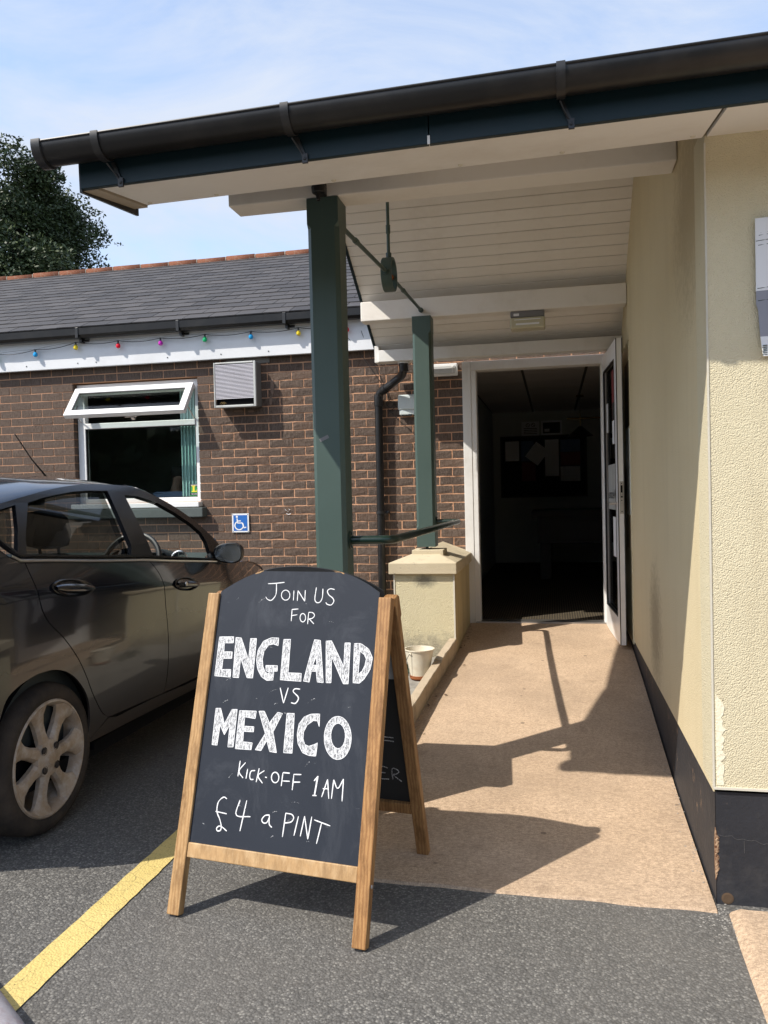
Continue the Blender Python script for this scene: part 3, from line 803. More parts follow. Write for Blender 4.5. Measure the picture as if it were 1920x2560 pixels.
for row in range(0, 34):
    zc = 2.679 - .075 * (row + .5)
    even = (row % 2 == 0)
    zb, zt = zc - .0325, zc + .0325
    edges = []
    def fill(x0, x1, phase, joined_l=False, joined_r=False):
        n0 = math.ceil((x0 - phase) / .225 - .02)
        xs = [phase + .225 * k for k in range(n0, n0 + 60) if phase + .225 * k < x1 - .03]
        cuts = [x0] + [x for x in xs if x > x0 + .03] + [x1]
        for a, b in zip(cuts, cuts[1:]):
            a2 = a + (.005 if a != x0 or joined_l else -.004 if x0 > -8 else 0)
            b2 = b - (.005 if b != x1 or joined_r else -.004)
            if b2 - a2 > .03: bricks.append((a2, b2, zc))
    off = 0 if even else .1125
    pl, pm, pr = -5.117 + off, -2.947 + off, (-.842 - .1125 + off if even else -.842)
    opening = zt > WZB + .01 and zb < WZT - .01
    if opening:
        fill(-7.2, WXL, pl); fill(WXR, -1.47, pm, False, True)
    else:
        if zc > WZT:
            fill(-7.2, -3.98, pl, False, True); fill(-3.98, -1.47, pm, True, True)
        else:
            fill(-7.2, -3.98, pl, False, True); fill(-3.98, -1.47, pm, True, True)
    fill(-1.47, DXL, -.735 - .225 * 6 + (.1125 if even else 0), True, False)
for zc in (2.5575, 2.6325):   # courses over the door
    x = -.73
    k = 0
    while x < .5:
        L = .215 if not (k == 0 and zc > 2.6) else .103
        bricks.append((x, min(.5, x + L), zc + .003)); x += L + .010; k += 1
def vis_key(b):
    x = (b[0] + b[1]) / 2; z = b[2]
    s = 0
    if z < .55: s += 5
    if x < -5.25: s += 8
    if x < -2.7 and z < 1.62 - max(0, (x + 3.6)) * .55: s += 4        # behind the car
    if x < -3.1 and z < 1.2: s += 2
    if -1.15 < x < -.75 and z < .85: s += 3
    return (s, -x)
bricks.sort(key=vis_key)
for (a, b, zc) in bricks[:300]:
    me = brick_mesh(b - a)
    o = bpy.data.objects.new('brick', me)
    o.location = ((a + b) / 2, BY, zc); o.rotation_euler = (rnd.uniform(-.010, .010), rnd.uniform(-.005, .005), rnd.uniform(-.0035, .0035))
    COL.objects.link(o); o.parent = wall
    o.location.y += rnd.uniform(-.0015, .0015)
rest = MB()
for (a, b, zc) in bricks[300:]:
    rest.box((a, BY + rnd.uniform(-.001, .002), zc - .0325), (b, BY + .11, zc + .0325))
ro = rest.build('brick_courses', M['brick'], wall, bevel=0)
ro['kind'] = 'stuff'
# repointing mortar patches round the vent
pt = MB()
for (x, z, w_, h_) in ((-2.452, 2.40, .035, .12), (-2.47, 2.28, .025, .07), (-2.78, 2.196, .09, .018), (-2.66, 2.19, .06, .02)):
    loop = [(x + w_ * .5 * math.cos(t) * (1 + .25 * noise.noise((x * 9, t * 2, 0))), BY - .004, z + h_ * .6 * math.sin(t) * (1 + .3 * noise.noise((z * 9, t * 2, 3)))) for t in [k * math.pi / 10 for k in range(20)]]
    pt.prism(loop, (0, .02, 0))
pt.build('mortar_patch', simple('grey_patch', (.20, .135, .10), .95, bump=.8, bscale=90, var=.3, vscale=30), wall)
# white chalk doodle of a smiling face on a brick
sm = MB()
for (x, z) in ((-2.352, 1.293), (-2.318, 1.297)):
    sm.tube([(x - .008, BY - .004, z + .006), (x, BY - .0045, z - .006), (x + .006, BY - .004, z - .002)], .0022, 6)
sm.tube([(-2.352 + .045 * k / 6, BY - .004, 1.262 - .010 * math.sin(math.pi * k / 6)) for k in range(7)], .0024, 6)
sm.tube([(-2.334, BY - .004, 1.283), (-2.334, BY - .0045, 1.274)], .002, 6)
sm.build('painted_smile', M['signwhite'], wall)

# fascia, gutter, roof
fs = MB(); fs.box((-9, 6.80, 2.664), (-1.30, 6.838, 2.945)); fs.box((-9, 6.838, 2.90), (-.2, 6.90, 2.945))
fs.build('fascia_board', M['paleblue'], brick_b, bevel=.003)
na = MB()
for x in (-4.87, -4.33, -4.14, -3.42, -2.9, -2.45): na.box((x - .004, 6.796, 2.70), (x + .004, 6.802, 2.709))
na.build('nail_head', M['dark'], brick_b)
gt = MB(); prof = [(6.795, 3.005), (6.795, 2.932), (6.775, 2.922), (6.715, 2.922), (6.690, 2.945), (6.688, 3.005), (6.694, 3.005), (6.697, 2.948), (6.717, 2.928), (6.773, 2.928), (6.789, 2.936), (6.789, 3.005)]
gt.prism([(-9, y, z) for y, z in prof], (8.4, 0, 0))
g2 = gt.build('gutter', M['gutter'], brick_b)
for x in (-7.26, -6.26, -5.26, -4.26, -3.26, -2.26):
    br = MB(); br.box((x - .014, 6.682, 2.915), (x + .014, 6.80, 3.01)); br.box((x + .0, 6.79, 2.895), (x + .06, 6.80, 2.918)); br.box((x - .012, 6.745, 2.885), (x + .012, 6.80, 2.93))
    br.build('gutter_bracket', M['blackpl'], g2, bevel=.002)
RY0, RZ0, RY1, RZ1 = 6.735, 3.012, 9.50, 4.372
ru = Vector((0, RY1 - RY0, RZ1 - RZ0)); RL = ru.length; ru.normalize(); rn = Vector((0, -ru.z, ru.y))
rf = MB()
rf.obox((-9, RY0 + .02, RZ0 - .035), (8.6, 0, 0), ru * (RL), rn * .02)
rf.obox((-9, RY1, RZ1 - .02), (8.6, 0, 0), Vector((0, 2.9, -1.42)), Vector((0, .02, .03)))
rf.prism([(-8.98, RY0 + .1, RZ0), (-8.98, RY1, RZ1 - .05), (-8.98, 12.3, 3.0)], (.2, 0, 0))
roof = rf.build('roof', M['roofcover'], brick_b)
SW, GA = .252, RL / 18
def slate_variant(seed):
    r = random.Random(seed); b = MB()
    L, Wd, T = GA * 1.55, SW - .006, .011
    lo = [r.uniform(-.004, .004) for _ in range(4)]
    pts = [(-Wd / 2, lo[0]), (-Wd / 6, lo[1]), (Wd / 6, lo[2]), (Wd / 2, lo[3]), (Wd / 2, L), (-Wd / 2, L)]
    b.prism([(x, y, 0) for x, y in pts], (0, 0, T))
    me = b.mesh('slate'); me.materials.append(M['slate']); return me
SV = [slate_variant(s) for s in range(6)]
sl = []
for rI in range(18):
    for cI in range(34):
        x = -8.9 + cI * SW + (SW / 2 if rI % 2 else 0)
        if x > -.55: continue
        p = Vector((x, RY0, RZ0)) + ru * (GA * rI)
        d = p.y - 1.0
        px_left = -.72 * p.y - .18
        key = (0 if x > px_left and x < -1.25 else 1, d)
        sl.append((key, p))
sl.sort(key=lambda q: (q[0][0], q[0][1], -q[1].x))
basemat = Matrix((Vector((1, 0, 0)), ru, rn)).transposed().to_4x4()
def slate_m(p):
    tilt = Matrix.Rotation(-.034 + rnd.uniform(-.004, .004), 4, 'X') @ Matrix.Rotation(rnd.uniform(-.006, .006), 4, 'Z')
    mm = basemat @ tilt
    mm.translation = p + rn * (.008 + rnd.uniform(0, .002))
    return mm
for key, p in sl[:300]:
    o = bpy.data.objects.new('slate', rnd.choice(SV)); COL.objects.link(o); o.parent = roof; o.matrix_local = slate_m(p)
rs = MB()
for key, p in sl[300:]:
    me = rnd.choice(SV); mm = slate_m(p)
    rs.add([mm @ v.co for v in me.vertices], [tuple(f.vertices) for f in me.polygons])
so = rs.build('slate_courses', M['slate'], roof); so['kind'] = 'stuff'
rt = MB(); rt.lathe([(.105, 0), (.112, .004), (.112, .372), (.105, .376)], (0, 0, 0), (1, 0, 0), 12, a0=-.15, a1=math.pi + .15, x=(0, -1, 0))
rt.lathe([(.112, .372), (.095, .372), (.095, .004), (.112, .004)], (0, 0, 0), (1, 0, 0), 12, a0=-.15, a1=math.pi + .15, x=(0, -1, 0))
rme = rt.mesh('ridge_tile'); rme.materials.append(M['terra'])
for p_ in rme.polygons: p_.use_smooth = True
for k in range(22):
    o = bpy.data.objects.new('ridge_tile', rme); COL.objects.link(o); o.parent = roof
    o.location = (-8.9 + k * .384, RY1 + .01, RZ1 + .004 + rnd.uniform(-.004, .004)); o.rotation_euler = (rnd.uniform(-.03, .03), rnd.uniform(-.006, .006), 0)
mj = MB()
for k in range(22):
    x = -8.9 + k * .384 - .004
    mj.lathe([(.106, 0), (.1145, .001), (.1145, .009), (.106, .010)], (x - .004, RY1 + .01, RZ1 + .004), (1, 0, 0), 12, a0=-.1, a1=math.pi + .1, x=(0, -1, 0))
0 and mj.box((-8.9, RY1 - .118, RZ1 - .06), (-.6, RY1 - .10, RZ1 + .004))
mj.build('ridge_mortar', simple('pale_mortar', (.40, .36, .29), .95, bump=.6, bscale=60, var=.3, vscale=12), roof)

# ---- window
F = MB(); FY0, FY1 = 6.938, 7.0
F.box((WXL + .012, FY0, WZB), (WXL + .088, FY1, WZT - .012)); F.box((WXR - .06, FY0, WZB), (WXR - .008, FY1, WZT - .012))
F.box((WXL + .088, FY0, WZT - .075), (WXR - .06, FY1, WZT - .012)); F.box((WXL + .088, FY0, WZB), (WXR - .06, FY1, WZB + .045))
F.box((WXL + .088, FY0 - .012, 2.098), (WXR - .06, FY1, 2.150))
win = F.build('window', M['upvc'], brick_b, bevel=.004)
def wpart(mb, name, mat, **k):
    o = mb.build(name, mat, None, **k); o.parent = win; return o
pn = MB(); pn.box((WXL + .088, 6.972, WZB + .045), (WXR - .06, 6.978, 2.098)); wpart(pn, 'pane', M['glass'])
gk = MB()
for a in ((WXL + .088, WXL + .094), (WXR - .066, WXR - .06)): gk.box((a[0], 6.945, WZB + .045), (a[1], 6.971, 2.098))
gk.box((WXL + .094, 6.945, 2.092), (WXR - .066, 6.971, 2.098)); gk.box((WXL + .094, 6.945, WZB + .045), (WXR - .066, 6.971, WZB + .051))
wpart(gk, 'rubber_gasket', M['blackpl'])
# top-hung casement swung outwards
ca_o = Vector((WXL + .09, 6.926, 2.452)); cu_ = Vector((1, 0, 0)); cd = Vector((0, -.215, -.272)); cL = cd.length; cdn = cd.normalized(); cn = Vector((0, -cdn.z, cdn.y)) * -1
cn = Vector((0, -.784, .620))
CW = (WXR - .045) - (WXL + .03); ca_o.x = WXL + .03
cm = MB(); fr_ = .062; th = cn * .05
cm.obox(ca_o, cu_ * CW, cdn * fr_, th); cm.obox(ca_o + cdn * (cL - fr_), cu_ * CW, cdn * fr_, th)
cm.obox(ca_o + cdn * fr_, cu_ * fr_, cdn * (cL - 2 * fr_), th); cm.obox(ca_o + cu_ * (CW - fr_) + cdn * fr_, cu_ * fr_, cdn * (cL - 2 * fr_), th)
wpart(cm, 'casement_frame', M['upvc'], bevel=.004)
cg = MB(); cg.obox(ca_o + cdn * fr_ + cu_ * fr_ + cn * .028, cu_ * (CW - 2 * fr_), cdn * (cL - 2 * fr_), cn * .006); wpart(cg, 'casement_pane', M['glass'])
cs = MB()
b0 = ca_o + cdn * fr_ + cu_ * fr_ + cn * .036
for (a, b) in (((0, 0), (CW - 2 * fr_, .006)), ((0, cL - 2 * fr_ - .006), (CW - 2 * fr_, cL - 2 * fr_)), ((0, .006), (.006, cL - 2 * fr_ - .006)), ((CW - 2 * fr_ - .006, .006), (CW - 2 * fr_, cL - 2 * fr_ - .006))):
    cs.obox(b0 + cu_ * a[0] + cdn * a[1], cu_ * (b[0] - a[0]), cdn * (b[1] - a[1]), cn * .006)
wpart(cs, 'casement_gasket', M['blackpl'])
st = MB()
for xx in (ca_o.x + .02, ca_o.x + CW - .03):
    st.tube([ca_o + Vector((xx - ca_o.x, .03, -.30)), ca_o + Vector((xx - ca_o.x, -.10, -.20))], .006, 6)
hx = ca_o + cu_ * (CW * .55) + cdn * (cL - .01) - cn * .012
st.obox(hx - cu_ * .06, cu_ * .12, cdn * .014, cn * .01); st.obox(hx + cu_ * .0, cu_ * .03, cdn * .02 , -cn * .03)
wpart(st, 'stay', M['steel'])
si = MB(); si.box((WXL - .0, 6.80, 1.338), (WXR + .012, 6.95, 1.384)); wpart(si, 'window_sill', M['upvc'], bevel=.006)
ss = MB(); ss.box((WXL - .03, 6.785, 1.245), (WXR + .055, 6.95, 1.333)); wpart(ss, 'stone_sill', M['slatew'], bevel=.008)
# vertical slat blind drawn to the right
for k in range(13):
    b = MB(); x = -3.425 + k * .0165
    b.obox((x, 7.035, 1.425), (.0135, .010 if k % 2 else -.006, 0), (.0006, .0012, 0), (0, 0, 1.03)); wpart(b, 'blind_slat', M['blind'])
bt = MB()
for k in range(12):
    bt.tube([(-3.42 + k * .0165, 7.03, 1.43), (-3.412 + k * .0165, 7.022, 1.412), (-3.404 + k * .0165, 7.03, 1.43)], .002, 5)
wpart(bt, 'blind_chain', M['signwhite'])
# green sticker in the corner of the pane
SX0, SX1, SZ0, SZ1 = -3.322, -3.226, 1.432, 1.552
sk = MB(); sk.box((SX0, 6.9685, SZ0), (SX1, 6.9715, SZ1)); sto = wpart(sk, 'sticker', M['stdark'])
sk = MB(); sk.box((SX0 + .012, 6.9665, SZ0 + .036), (SX1, 6.968, SZ1 - .026)); wpart(sk, 'sticker_field', M['stgreen'])
sk = MB(); sk.box((SX0, 6.9665, SZ0), (SX1, 6.968, SZ0 + .012)); wpart(sk, 'sticker_foot', M['stgreen'])
def sttext(b, size, x, z, mat, ws=1):
    o = place_text(b, size, (x, 6.966, z), (1, 0, 0), (0, 0, 1), mat, None, 'sticker_print', wscale=ws); o.parent = win
Lm = MB(); x, z = SX0 + .022, SZ0 + .044
Lm.prism([(x + a * .062, 6.9655, z + b * .062) for a, b in ((0, 0), (1, 0), (1, .38), (.84, .38), (.76, .16), (.48, .16), (.48, .84), (.62, .84), (.62, 1), (0, 1), (0, .84), (.16, .84), (.16, .16), (0, .16))], (0, .001, 0))
wpart(Lm, 'sticker_letter', M['styellow'])
sttext("LET'S REA", .019, (SX0 + SX1) / 2 + .004, SZ1 - .013, M['signwhite'], .9); sttext('WE ARE R', .018, (SX0 + SX1) / 2 + .004, SZ0 + .024, M['signwhite'], .9)

# ---- door frame and open door leaf
df = MB()
df.box((DXL, 6.795, .30), (-.665, 6.93, DZT)); df.box((-.665, 6.80, .31), (-.622, 6.92, 2.435)); df.box((-.665, 6.795, 2.435), (.46, 6.93, DZT)); df.box((.392, 6.81, .31), (.46, 6.93, 2.435))
df.build('door_frame', M['whitewood'], brick_b, bevel=.004)
sk = MB(); sk.box((-.66, 6.79, .302), (.40, 6.93, .318)); sk.build('door_threshold', M['steel'], brick_b, bevel=.002)
hl = Vector((.402, 6.815, 0)); dv = Vector((.045, -.868, 0)); dvn = dv.normalized(); dn = Vector((-dvn.y, dvn.x, 0)); LW = dv.length     # dn points to +X
LZ0, LZ1, TH = .292, 2.482, .046
def dpart(mb, name, mat, **k):
    o = mb.build(name, mat, None, **k); o.parent = door; return o
def dbox(mb, s0, s1, z0, z1, t0=0, t1=TH):
    mb.obox(hl + dvn * s0 + dn * t0 + Vector((0, 0, z0)), dvn * (s1 - s0), dn * (t1 - t0), (0, 0, z1 - z0))
sl_ = MB(); dbox(sl_, 0, .085, LZ0, LZ1); dbox(sl_, LW - .105, LW, LZ0, LZ1); dbox(sl_, .085, LW - .105, LZ1 - .13, LZ1); dbox(sl_, .085, LW - .105, LZ0, LZ0 + .19)
door = sl_.build('door', M['upvc'], brick_b, bevel=.004)
ee = MB()
dbox(ee, LW - .004, LW + .0015, LZ0, LZ1, .000, .006); dbox(ee, LW - .004, LW + .0015, LZ0, LZ1, TH - .006, TH + .0005)
dbox(ee, .085, .098, LZ0 + .19, LZ1 - .13, -.002, .012); dbox(ee, LW - .118, LW - .105, LZ0 + .19, LZ1 - .13, -.002, .012); dbox(ee, .098, LW - .118, LZ1 - .143, LZ1 - .13, -.002, .012); dbox(ee, .098, LW - .118, LZ0 + .19, LZ0 + .203, -.002, .012)
dpart(ee, 'door_seal', M['blackpl'])
dg = MB(); dbox(dg, .085, LW - .105, LZ0 + .19, LZ1 - .13, .022, .030); dpart(dg, 'door_pane', M['tint'])
nt = MB(); dbox(nt, .47, .66, 1.93, 2.30, .018, .0205); dpart(nt, 'poster', M['posterred'])
nt = MB(); dbox(nt, .49, .64, 1.93, 2.06, .0165, .0178); dpart(nt, 'poster_block', M['paperink'])
nt = MB(); dbox(nt, .47, .67, 1.75, 1.925, .018, .0205); dpart(nt, 'notice', M['paper'])
nt = MB(); dbox(nt, .43, .67, .90, 1.20, .018, .0205); dpart(nt, 'notice', M['paper'])
nt = MB(); dbox(nt, .12, .20, 1.86, 2.09, .018, .0205); dpart(nt, 'notice', M['paper'])
nt = MB(); dbox(nt, .17, .68, 1.255, 1.60, .017, .0205); dpart(nt, 'welcome_sign', M['acbody'])
sgo = hl + dvn * .43 + Vector((0, 0, 1.37)) + dn * .0165
o = place_text('Welcome', .105, sgo, -dvn * -1, (0, 0, 1), M['paperink'], None, 'sign_print', mirror=True); o.parent = door
lk = MB(); dbox(lk, LW + .0005, LW + .003, 1.235, 1.465, .012, .040); dpart(lk, 'lock_plate', M['steel'])
lk = MB(); dbox(lk, LW + .0028, LW + .0036, 1.35, 1.438, .019, .033)
for z in (1.25, 1.33, 1.45): lk.lathe([(.0, .0036), (.004, .0034), (.004, .002)], hl + dvn * LW + dn * .026 + Vector((0, 0, z)), dvn, 10)
dpart(lk, 'lock_slot', M['dark'])
lk = MB(); dbox(lk, LW + .0035, LW + .006, 1.36, 1.385, .021, .031); dpart(lk, 'latch', M['steel'])
hd = MB()
hd.tube([hl + dvn * (LW - .05) + dn * -.001 + Vector((0, 0, 1.31)), hl + dvn * (LW - .05) + dn * -.045 + Vector((0, 0, 1.31)), hl + dvn * (LW - .16) + dn * -.045 + Vector((0, 0, 1.31))], .009, 10); dpart(hd, 'door_handle', M['steel'], smooth=True)

# ================================================================== RENDERED BUILDING (right)
rb = thing('rendered_building', 'cream roughcast building with a black painted plinth at the right edge', 'building', (1.5, 2.86, 0))
FY = 2.86
RGY = 5.32; FSL = .2876
Z_RIDGE = 2.596 + .62 * (6.675 - RGY)
fw = MB(); fw.box((WX(FY), FY, .404), (6, FY + .2, 2.62))
frontw = fw.build('front_wall', M['rough'], rb)
sw = MB()
yA, yB = FY + .006, 6.87
sw.prism([(WX(y), y, z) for y, z in ((yA, .385), (yB, .315), (yB, 2.49), (RGY, Z_RIDGE + .01), (yA, 2.74))], (.2, 0, 0))
sidew = sw.build('side_wall', M['side'], rb, recalc=True)
# smoother timber lined end of the side wall behind the door
sl2 = MB(); sl2.obox((WX(5.93) - .004, 5.93, .305), (WX(6.80) - WX(5.93), .87, 0), (.1, 0, 0), (0, 0, 2.15)); sl2.build('lining_panel', simple('cream_lining', (.76, .70, .50), .45, var=.05), rb)
ll = MB(); ll.obox((WX(6.0) - .0075, 5.94, .98), (.003, .34, 0), (.006, 0, 0), (0, 0, .24)); ll.build('lining_notice', simple('beige_notice', (.52, .43, .30), .6), rb)
ll = MB(); ll.obox((WX(6.0) - .0075, 5.94, 1.225), (.003, .34, 0), (.006, 0, 0), (0, 0, .62)); ll.build('lining_notice', simple('grey_notice', (.80, .82, .78), .5), rb)
ll = MB(); ll.obox((WX(6.0) - .0075, 5.94, 1.86), (.003, .34, 0), (.006, 0, 0), (0, 0, .46)); ll.build('lining_notice', simple('brown_notice', (.10, .085, .045), .4), rb)
pb = MB()
nP = 22; P0 = []
PZ = lambda y: lerp1(y, [(2.86, .392), (3.7, .382), (6.03, .315), (6.9, .305)])
for i in range(nP + 1):
    y = FY + .004 + (6.85 - FY) * i / nP
    x = WX(y) + .004
    P0.append([(x, y, -.05), (x + .002 * noise.noise((y * 5, 0, 0)), y, PZ(y) * .5), (x, y, PZ(y)), (x + .03, y, PZ(y))])
pb.grid(P0); pb.box((WX(FY) + .005, FY + .006, -.05), (6, FY + .1, .404))
pb.build('plinth', M['plinth'], rb, recalc=False)
# broken corner showing the brick core, and a hairline crack
bc = MB(); P = []
for k in range(40):
    z = .085 + .0046 * k; t_ = k / 39; env = min(1, t_ * 5, (1 - t_) * 4)
    w1 = (.006 + .010 * (noise.noise((z * 55, 1, 0)) + .5) + .004 * noise.noise((z * 190, 2, 0))) * env + .0008
    d1 = .004 * noise.noise((z * 120, 8, 0))
    x0 = WX(FY) + .0035
    P.append([(x0 - .0010, FY + .016 * env + .004, z), (x0 - .0012 + d1 * .2, FY + .0045, z), (x0 + w1 * .35, FY + .0030 + d1, z), (x0 + w1 * .7, FY + .0035 - d1, z), (x0 + w1, FY + .0062, z)])
bc.grid(P); bc.build('broken_corner', M['redbrick'], rb, smooth=False, recalc=True)
ck = MB(); ck.tube([(WX(FY) + .012 + .009 * i, FY + .0056, .238 + .012 * noise.noise((i * .35, 2, 0)) + .004 * noise.noise((i * 1.3, 7, 0)) - .0012 * i) for i in range(19)], .0006, 5)
ck.tube([(WX(FY) + .095, FY + .0052, .222), (WX(FY) + .0955, FY + .0052, .18)], .0008, 5); ck.build('hairline_crack', simple('crack_grey', (.085, .082, .08), .9), rb)
hp = MB(); hp.lathe([(.0, -.0035), (.014, -.004), (.020, -.003)], (WX(FY) + .04, FY + .008, .022), (0, 1, 0), 14); hp.build('drain_hole', M['leafdry'], rb)
be = MB(); be.obox((WX(FY) - .002, FY - .003, .405), (.0, .008, 0), (.0055, 0, 0), (0, 0, 2.15)); be.build('corner_bead', M['beadw'], rb)
be = MB(); be.box((WX(FY) - .001, FY - .006, .396), (6, FY + .02, .404)); be.build('drip_bead', M['beadw'], rb)
be = MB()
r2 = random.Random(3)
lp = [(WX(FY) + .009 + .004 * r2.random(), .41)] + [(WX(FY) + .030 + .016 * noise.noise((k * .55, 3, 1)) + .005 * r2.random(), .41 + .3 * k / 30) for k in range(29)] + [(WX(FY) + .009, .72)]
be.prism([(x, FY - .0016, z) for x, z in lp], (0, .006, 0)); be.build('flaked_patch', simple('white_filler', (.80, .745, .56), .9, bump=.9, bscale=90), rb)
X1 = WX(FY) + .02
rr = MB()
rr.prism([(X1 + .005, 2.50, 2.66), (X1 + .005, RGY, Z_RIDGE + .09), (X1 + .005, 6.9, 2.56), (X1 + .005, 6.85, 2.50), (X1 + .005, RGY, Z_RIDGE + .02), (X1 + .005, 2.50, 2.632)], (5.5, 0, 0)); rr.build('roof', M['roofcover'], rb)
bw = MB(); bw.box((WX(6) + .25, 6.6, 0), (6, 6.8, 2.6)); bw.box((5.8, 3.1, 0), (6, 6.6, 2.6)); bw.build('rear_wall', M['side'], rb)

# ================================================================== PORCH CANOPY
pc = thing('porch_canopy', 'open gabled porch roof with white boarded ceiling, black gutter and two green posts', 'canopy', (-.5, 4.8, 2.6))
CX0 = -1.43
# ceiling boards, rear slope then front slope
cs_ = Vector((0, 6.66 - RGY, -.62 * (6.66 - RGY))); CLn = cs_.length; csn = cs_.normalized(); cnn = Vector((0, .62, 1)).normalized()
bwid = .0953
def board_mesh(L):
    b = MB()
    # board with v-grooved edges, X along the length, Y down the slope
    pr = [(.0018, .018), (.0018, .004), (.0052, 0), (bwid - .0052, 0), (bwid - .0018, .004), (bwid - .0018, .018)]
    b.prism([(0, y, z) for y, z in pr], (L, 0, 0))
    me = b.mesh('ceiling_board'); me.materials.append(M['ceil']); return me
bmA = board_mesh(1.985)
nb = int(CLn / bwid)
for k in range(nb):
    o = bpy.data.objects.new('ceiling_board', bmA); COL.objects.link(o); o.parent = pc
    p = Vector((CX0, RGY, Z_RIDGE)) + csn * (CLn - bwid * (k + 1)) - Vector(pc.location)
    mm = Matrix((Vector((1, 0, 0)), csn, cnn)).transposed().to_4x4(); mm.translation = p + cnn * rnd.uniform(0, .0012)
    o.matrix_local = mm
f_s = Vector((0, -(RGY - 2.9), -FSL * (RGY - 2.9))); FLn = f_s.length; fsn = f_s.normalized(); fnn = Vector((0, -FSL, 1)).normalized()
for k in range(int(FLn / bwid)):
    o = bpy.data.objects.new('ceiling_board', bmA); COL.objects.link(o); o.parent = pc
    mm = Matrix((Vector((-1, 0, 0)), fsn, fnn)).transposed().to_4x4(); mm.translation = Vector((CX0 + 1.985, RGY, Z_RIDGE)) + fsn * (bwid * k) - Vector(pc.location)
    o.matrix_local = mm
rc = MB(); X1 = WX(FY) + .02
zf = lambda y: Z_RIDGE - FSL * (RGY - y); zb_ = lambda y: Z_RIDGE - .62 * (y - RGY)
rc.prism([(-1.452, RGY, Z_RIDGE + .03), (-1.452, 6.72, zb_(6.72) + .03), (-1.452, 6.72, zb_(6.72) + .08), (-1.452, RGY, Z_RIDGE + .09)], (X1 + 1.452, 0, 0))
rc.prism([(-1.56, 2.50, zf(2.50) + .004), (-1.56, RGY, Z_RIDGE + .03), (-1.56, RGY, Z_RIDGE + .09), (-1.56, 2.50, zf(2.50) + .030)], (X1 + 1.56, 0, 0))
rc.build('roof_covering', M['roofcover'], pc)
vg = MB()
vg.prism([(CX0 - .021, RGY, Z_RIDGE - .01), (CX0 - .021, 6.70, zb_(6.70) - .01), (CX0 - .021, 6.70, zb_(6.70) + .029), (CX0 - .021, RGY, Z_RIDGE + .029)], (.020, 0, 0))
vg.prism([(CX0 - .03, RGY, Z_RIDGE - .01), (CX0 - .03, 2.6, zf(2.6) - .004), (CX0 - .03, 2.6, zf(2.6) + .003), (CX0 - .03, RGY, Z_RIDGE + .027)], (.028, 0, 0))
vg.build('verge_board', M['fascia'], pc, recalc=True)
eb = MB(); eb.box((-1.392, 6.50, 2.502), (WX(6.5) - .002, 6.635, 2.598)); eb.box((-1.43, 6.53, 2.502), (-1.394, 6.63, 2.64)); eb.build('boxed_eave', M['whitewood'], pc, bevel=.004)
BZ = 2.737
for (y0, y1) in ((3.46, 3.605), (6.02, 6.15)):
    b = MB(); b.box((-1.42, y0, BZ), (WX(y0) - .003, y1, 2.885)); b.build('beam', M['ceil'], pc, bevel=.006)
def post(x0, x1, y0, y1, z0, z1):
    b = MB(); c_ = .018; zs0 = z0 + .14; zs1 = z1 - .13
    def sect(c):
        return [(x0 + c, y0), (x1 - c, y0), (x1, y0 + c), (x1, y1 - c), (x1 - c, y1), (x0 + c, y1), (x0, y1 - c), (x0, y0 + c)]
    S = [(z0, .002), (zs0, .002), (zs0 + .02, c_), (zs1, c_), (zs1 + .02, .002), (z1, .002)]
    P = [[(px, py, z) for px, py in sect(c)] for z, c in S]
    for a, bq in zip(P, P[1:]):
        o_ = len(b.v); b.v += a + bq
        for k in range(8): b.f.append((o_ + k, o_ + (k + 1) % 8, o_ + 8 + (k + 1) % 8, o_ + 8 + k)); b.mi.append(0)
    b.add(P[-1], [tuple(range(8))]); b.add(P[0], [tuple(reversed(range(8)))])
    return b
p1 = post(-1.050, -.906, 3.455, 3.600, rz(3.5) - .02, BZ - .003).build('post', M['green'], pc)
tp = MB(); tp.obox((-1.012, 3.4535, 1.655), (.040, 0, .018), (0, .002, 0), (-.006, 0, .014)); tp.build('tape_strip', M['lampgrey'], p1)
post(-1.012, -.871, 5.95, 6.09, 1.012, BZ - .003).build('post', M['green'], pc)
bk = MB(); bk.box((-1.0, 3.40, 2.735), (-.955, 3.46, 2.80)); bk.tube([(-.978, 3.40, 2.70), (-.978, 3.40, 2.80)], .010, 8); bk.lathe([(.001, 0), (.028, .004), (.032, .03), (.018, .05)], (-.978, 3.405, 2.73), (0, 0, 1), 14)
bk.build('post_bolt', M['blackpl'], pc, bevel=.003)
pf = MB(); pf.tube([(-.945, 6.02, .985), (-.945, 6.02, 1.02)], .012, 10); pf.build('post_pin', M['blackpl'], pc)
# ring and tie rods
RC = Vector((-.945, 4.78, 2.735))
rg = MB(); rg.lathe([(.099, -.032), (.101, -.030), (.101, .030), (.099, .032), (.088, .032), (.088, -.032), (.099, -.032)], RC, (1, 0, 0), 40); rg.build('tie_ring', M['green'], pc, smooth=True)
def rod(a, b, r=.011):
    q = MB(); q.tube([a, b], r, 10); d = (Vector(b) - Vector(a)).normalized(); q.tube([Vector(b) - d * .03, b], r * 1.7, 8); q.tube([a, Vector(a) + d * .03], r * 1.7, 8)
    L_ = (Vector(b) - Vector(a)).length
    q.tube([Vector(a) + d * L_ * .32, Vector(a) + d * (L_ * .32 + .05)], r * 1.35, 8)
    q.build('tie_rod', M['green'], pc, smooth=True)
rod((-.955, 3.60, 2.675), RC + Vector((0, -.088, -.004))); rod(RC + Vector((0, .088, .004)), (-.95, 6.02, 2.79)); rod(RC + Vector((0, 0, .100)), (-.945, 4.78, zf(4.78) + .01), .010)
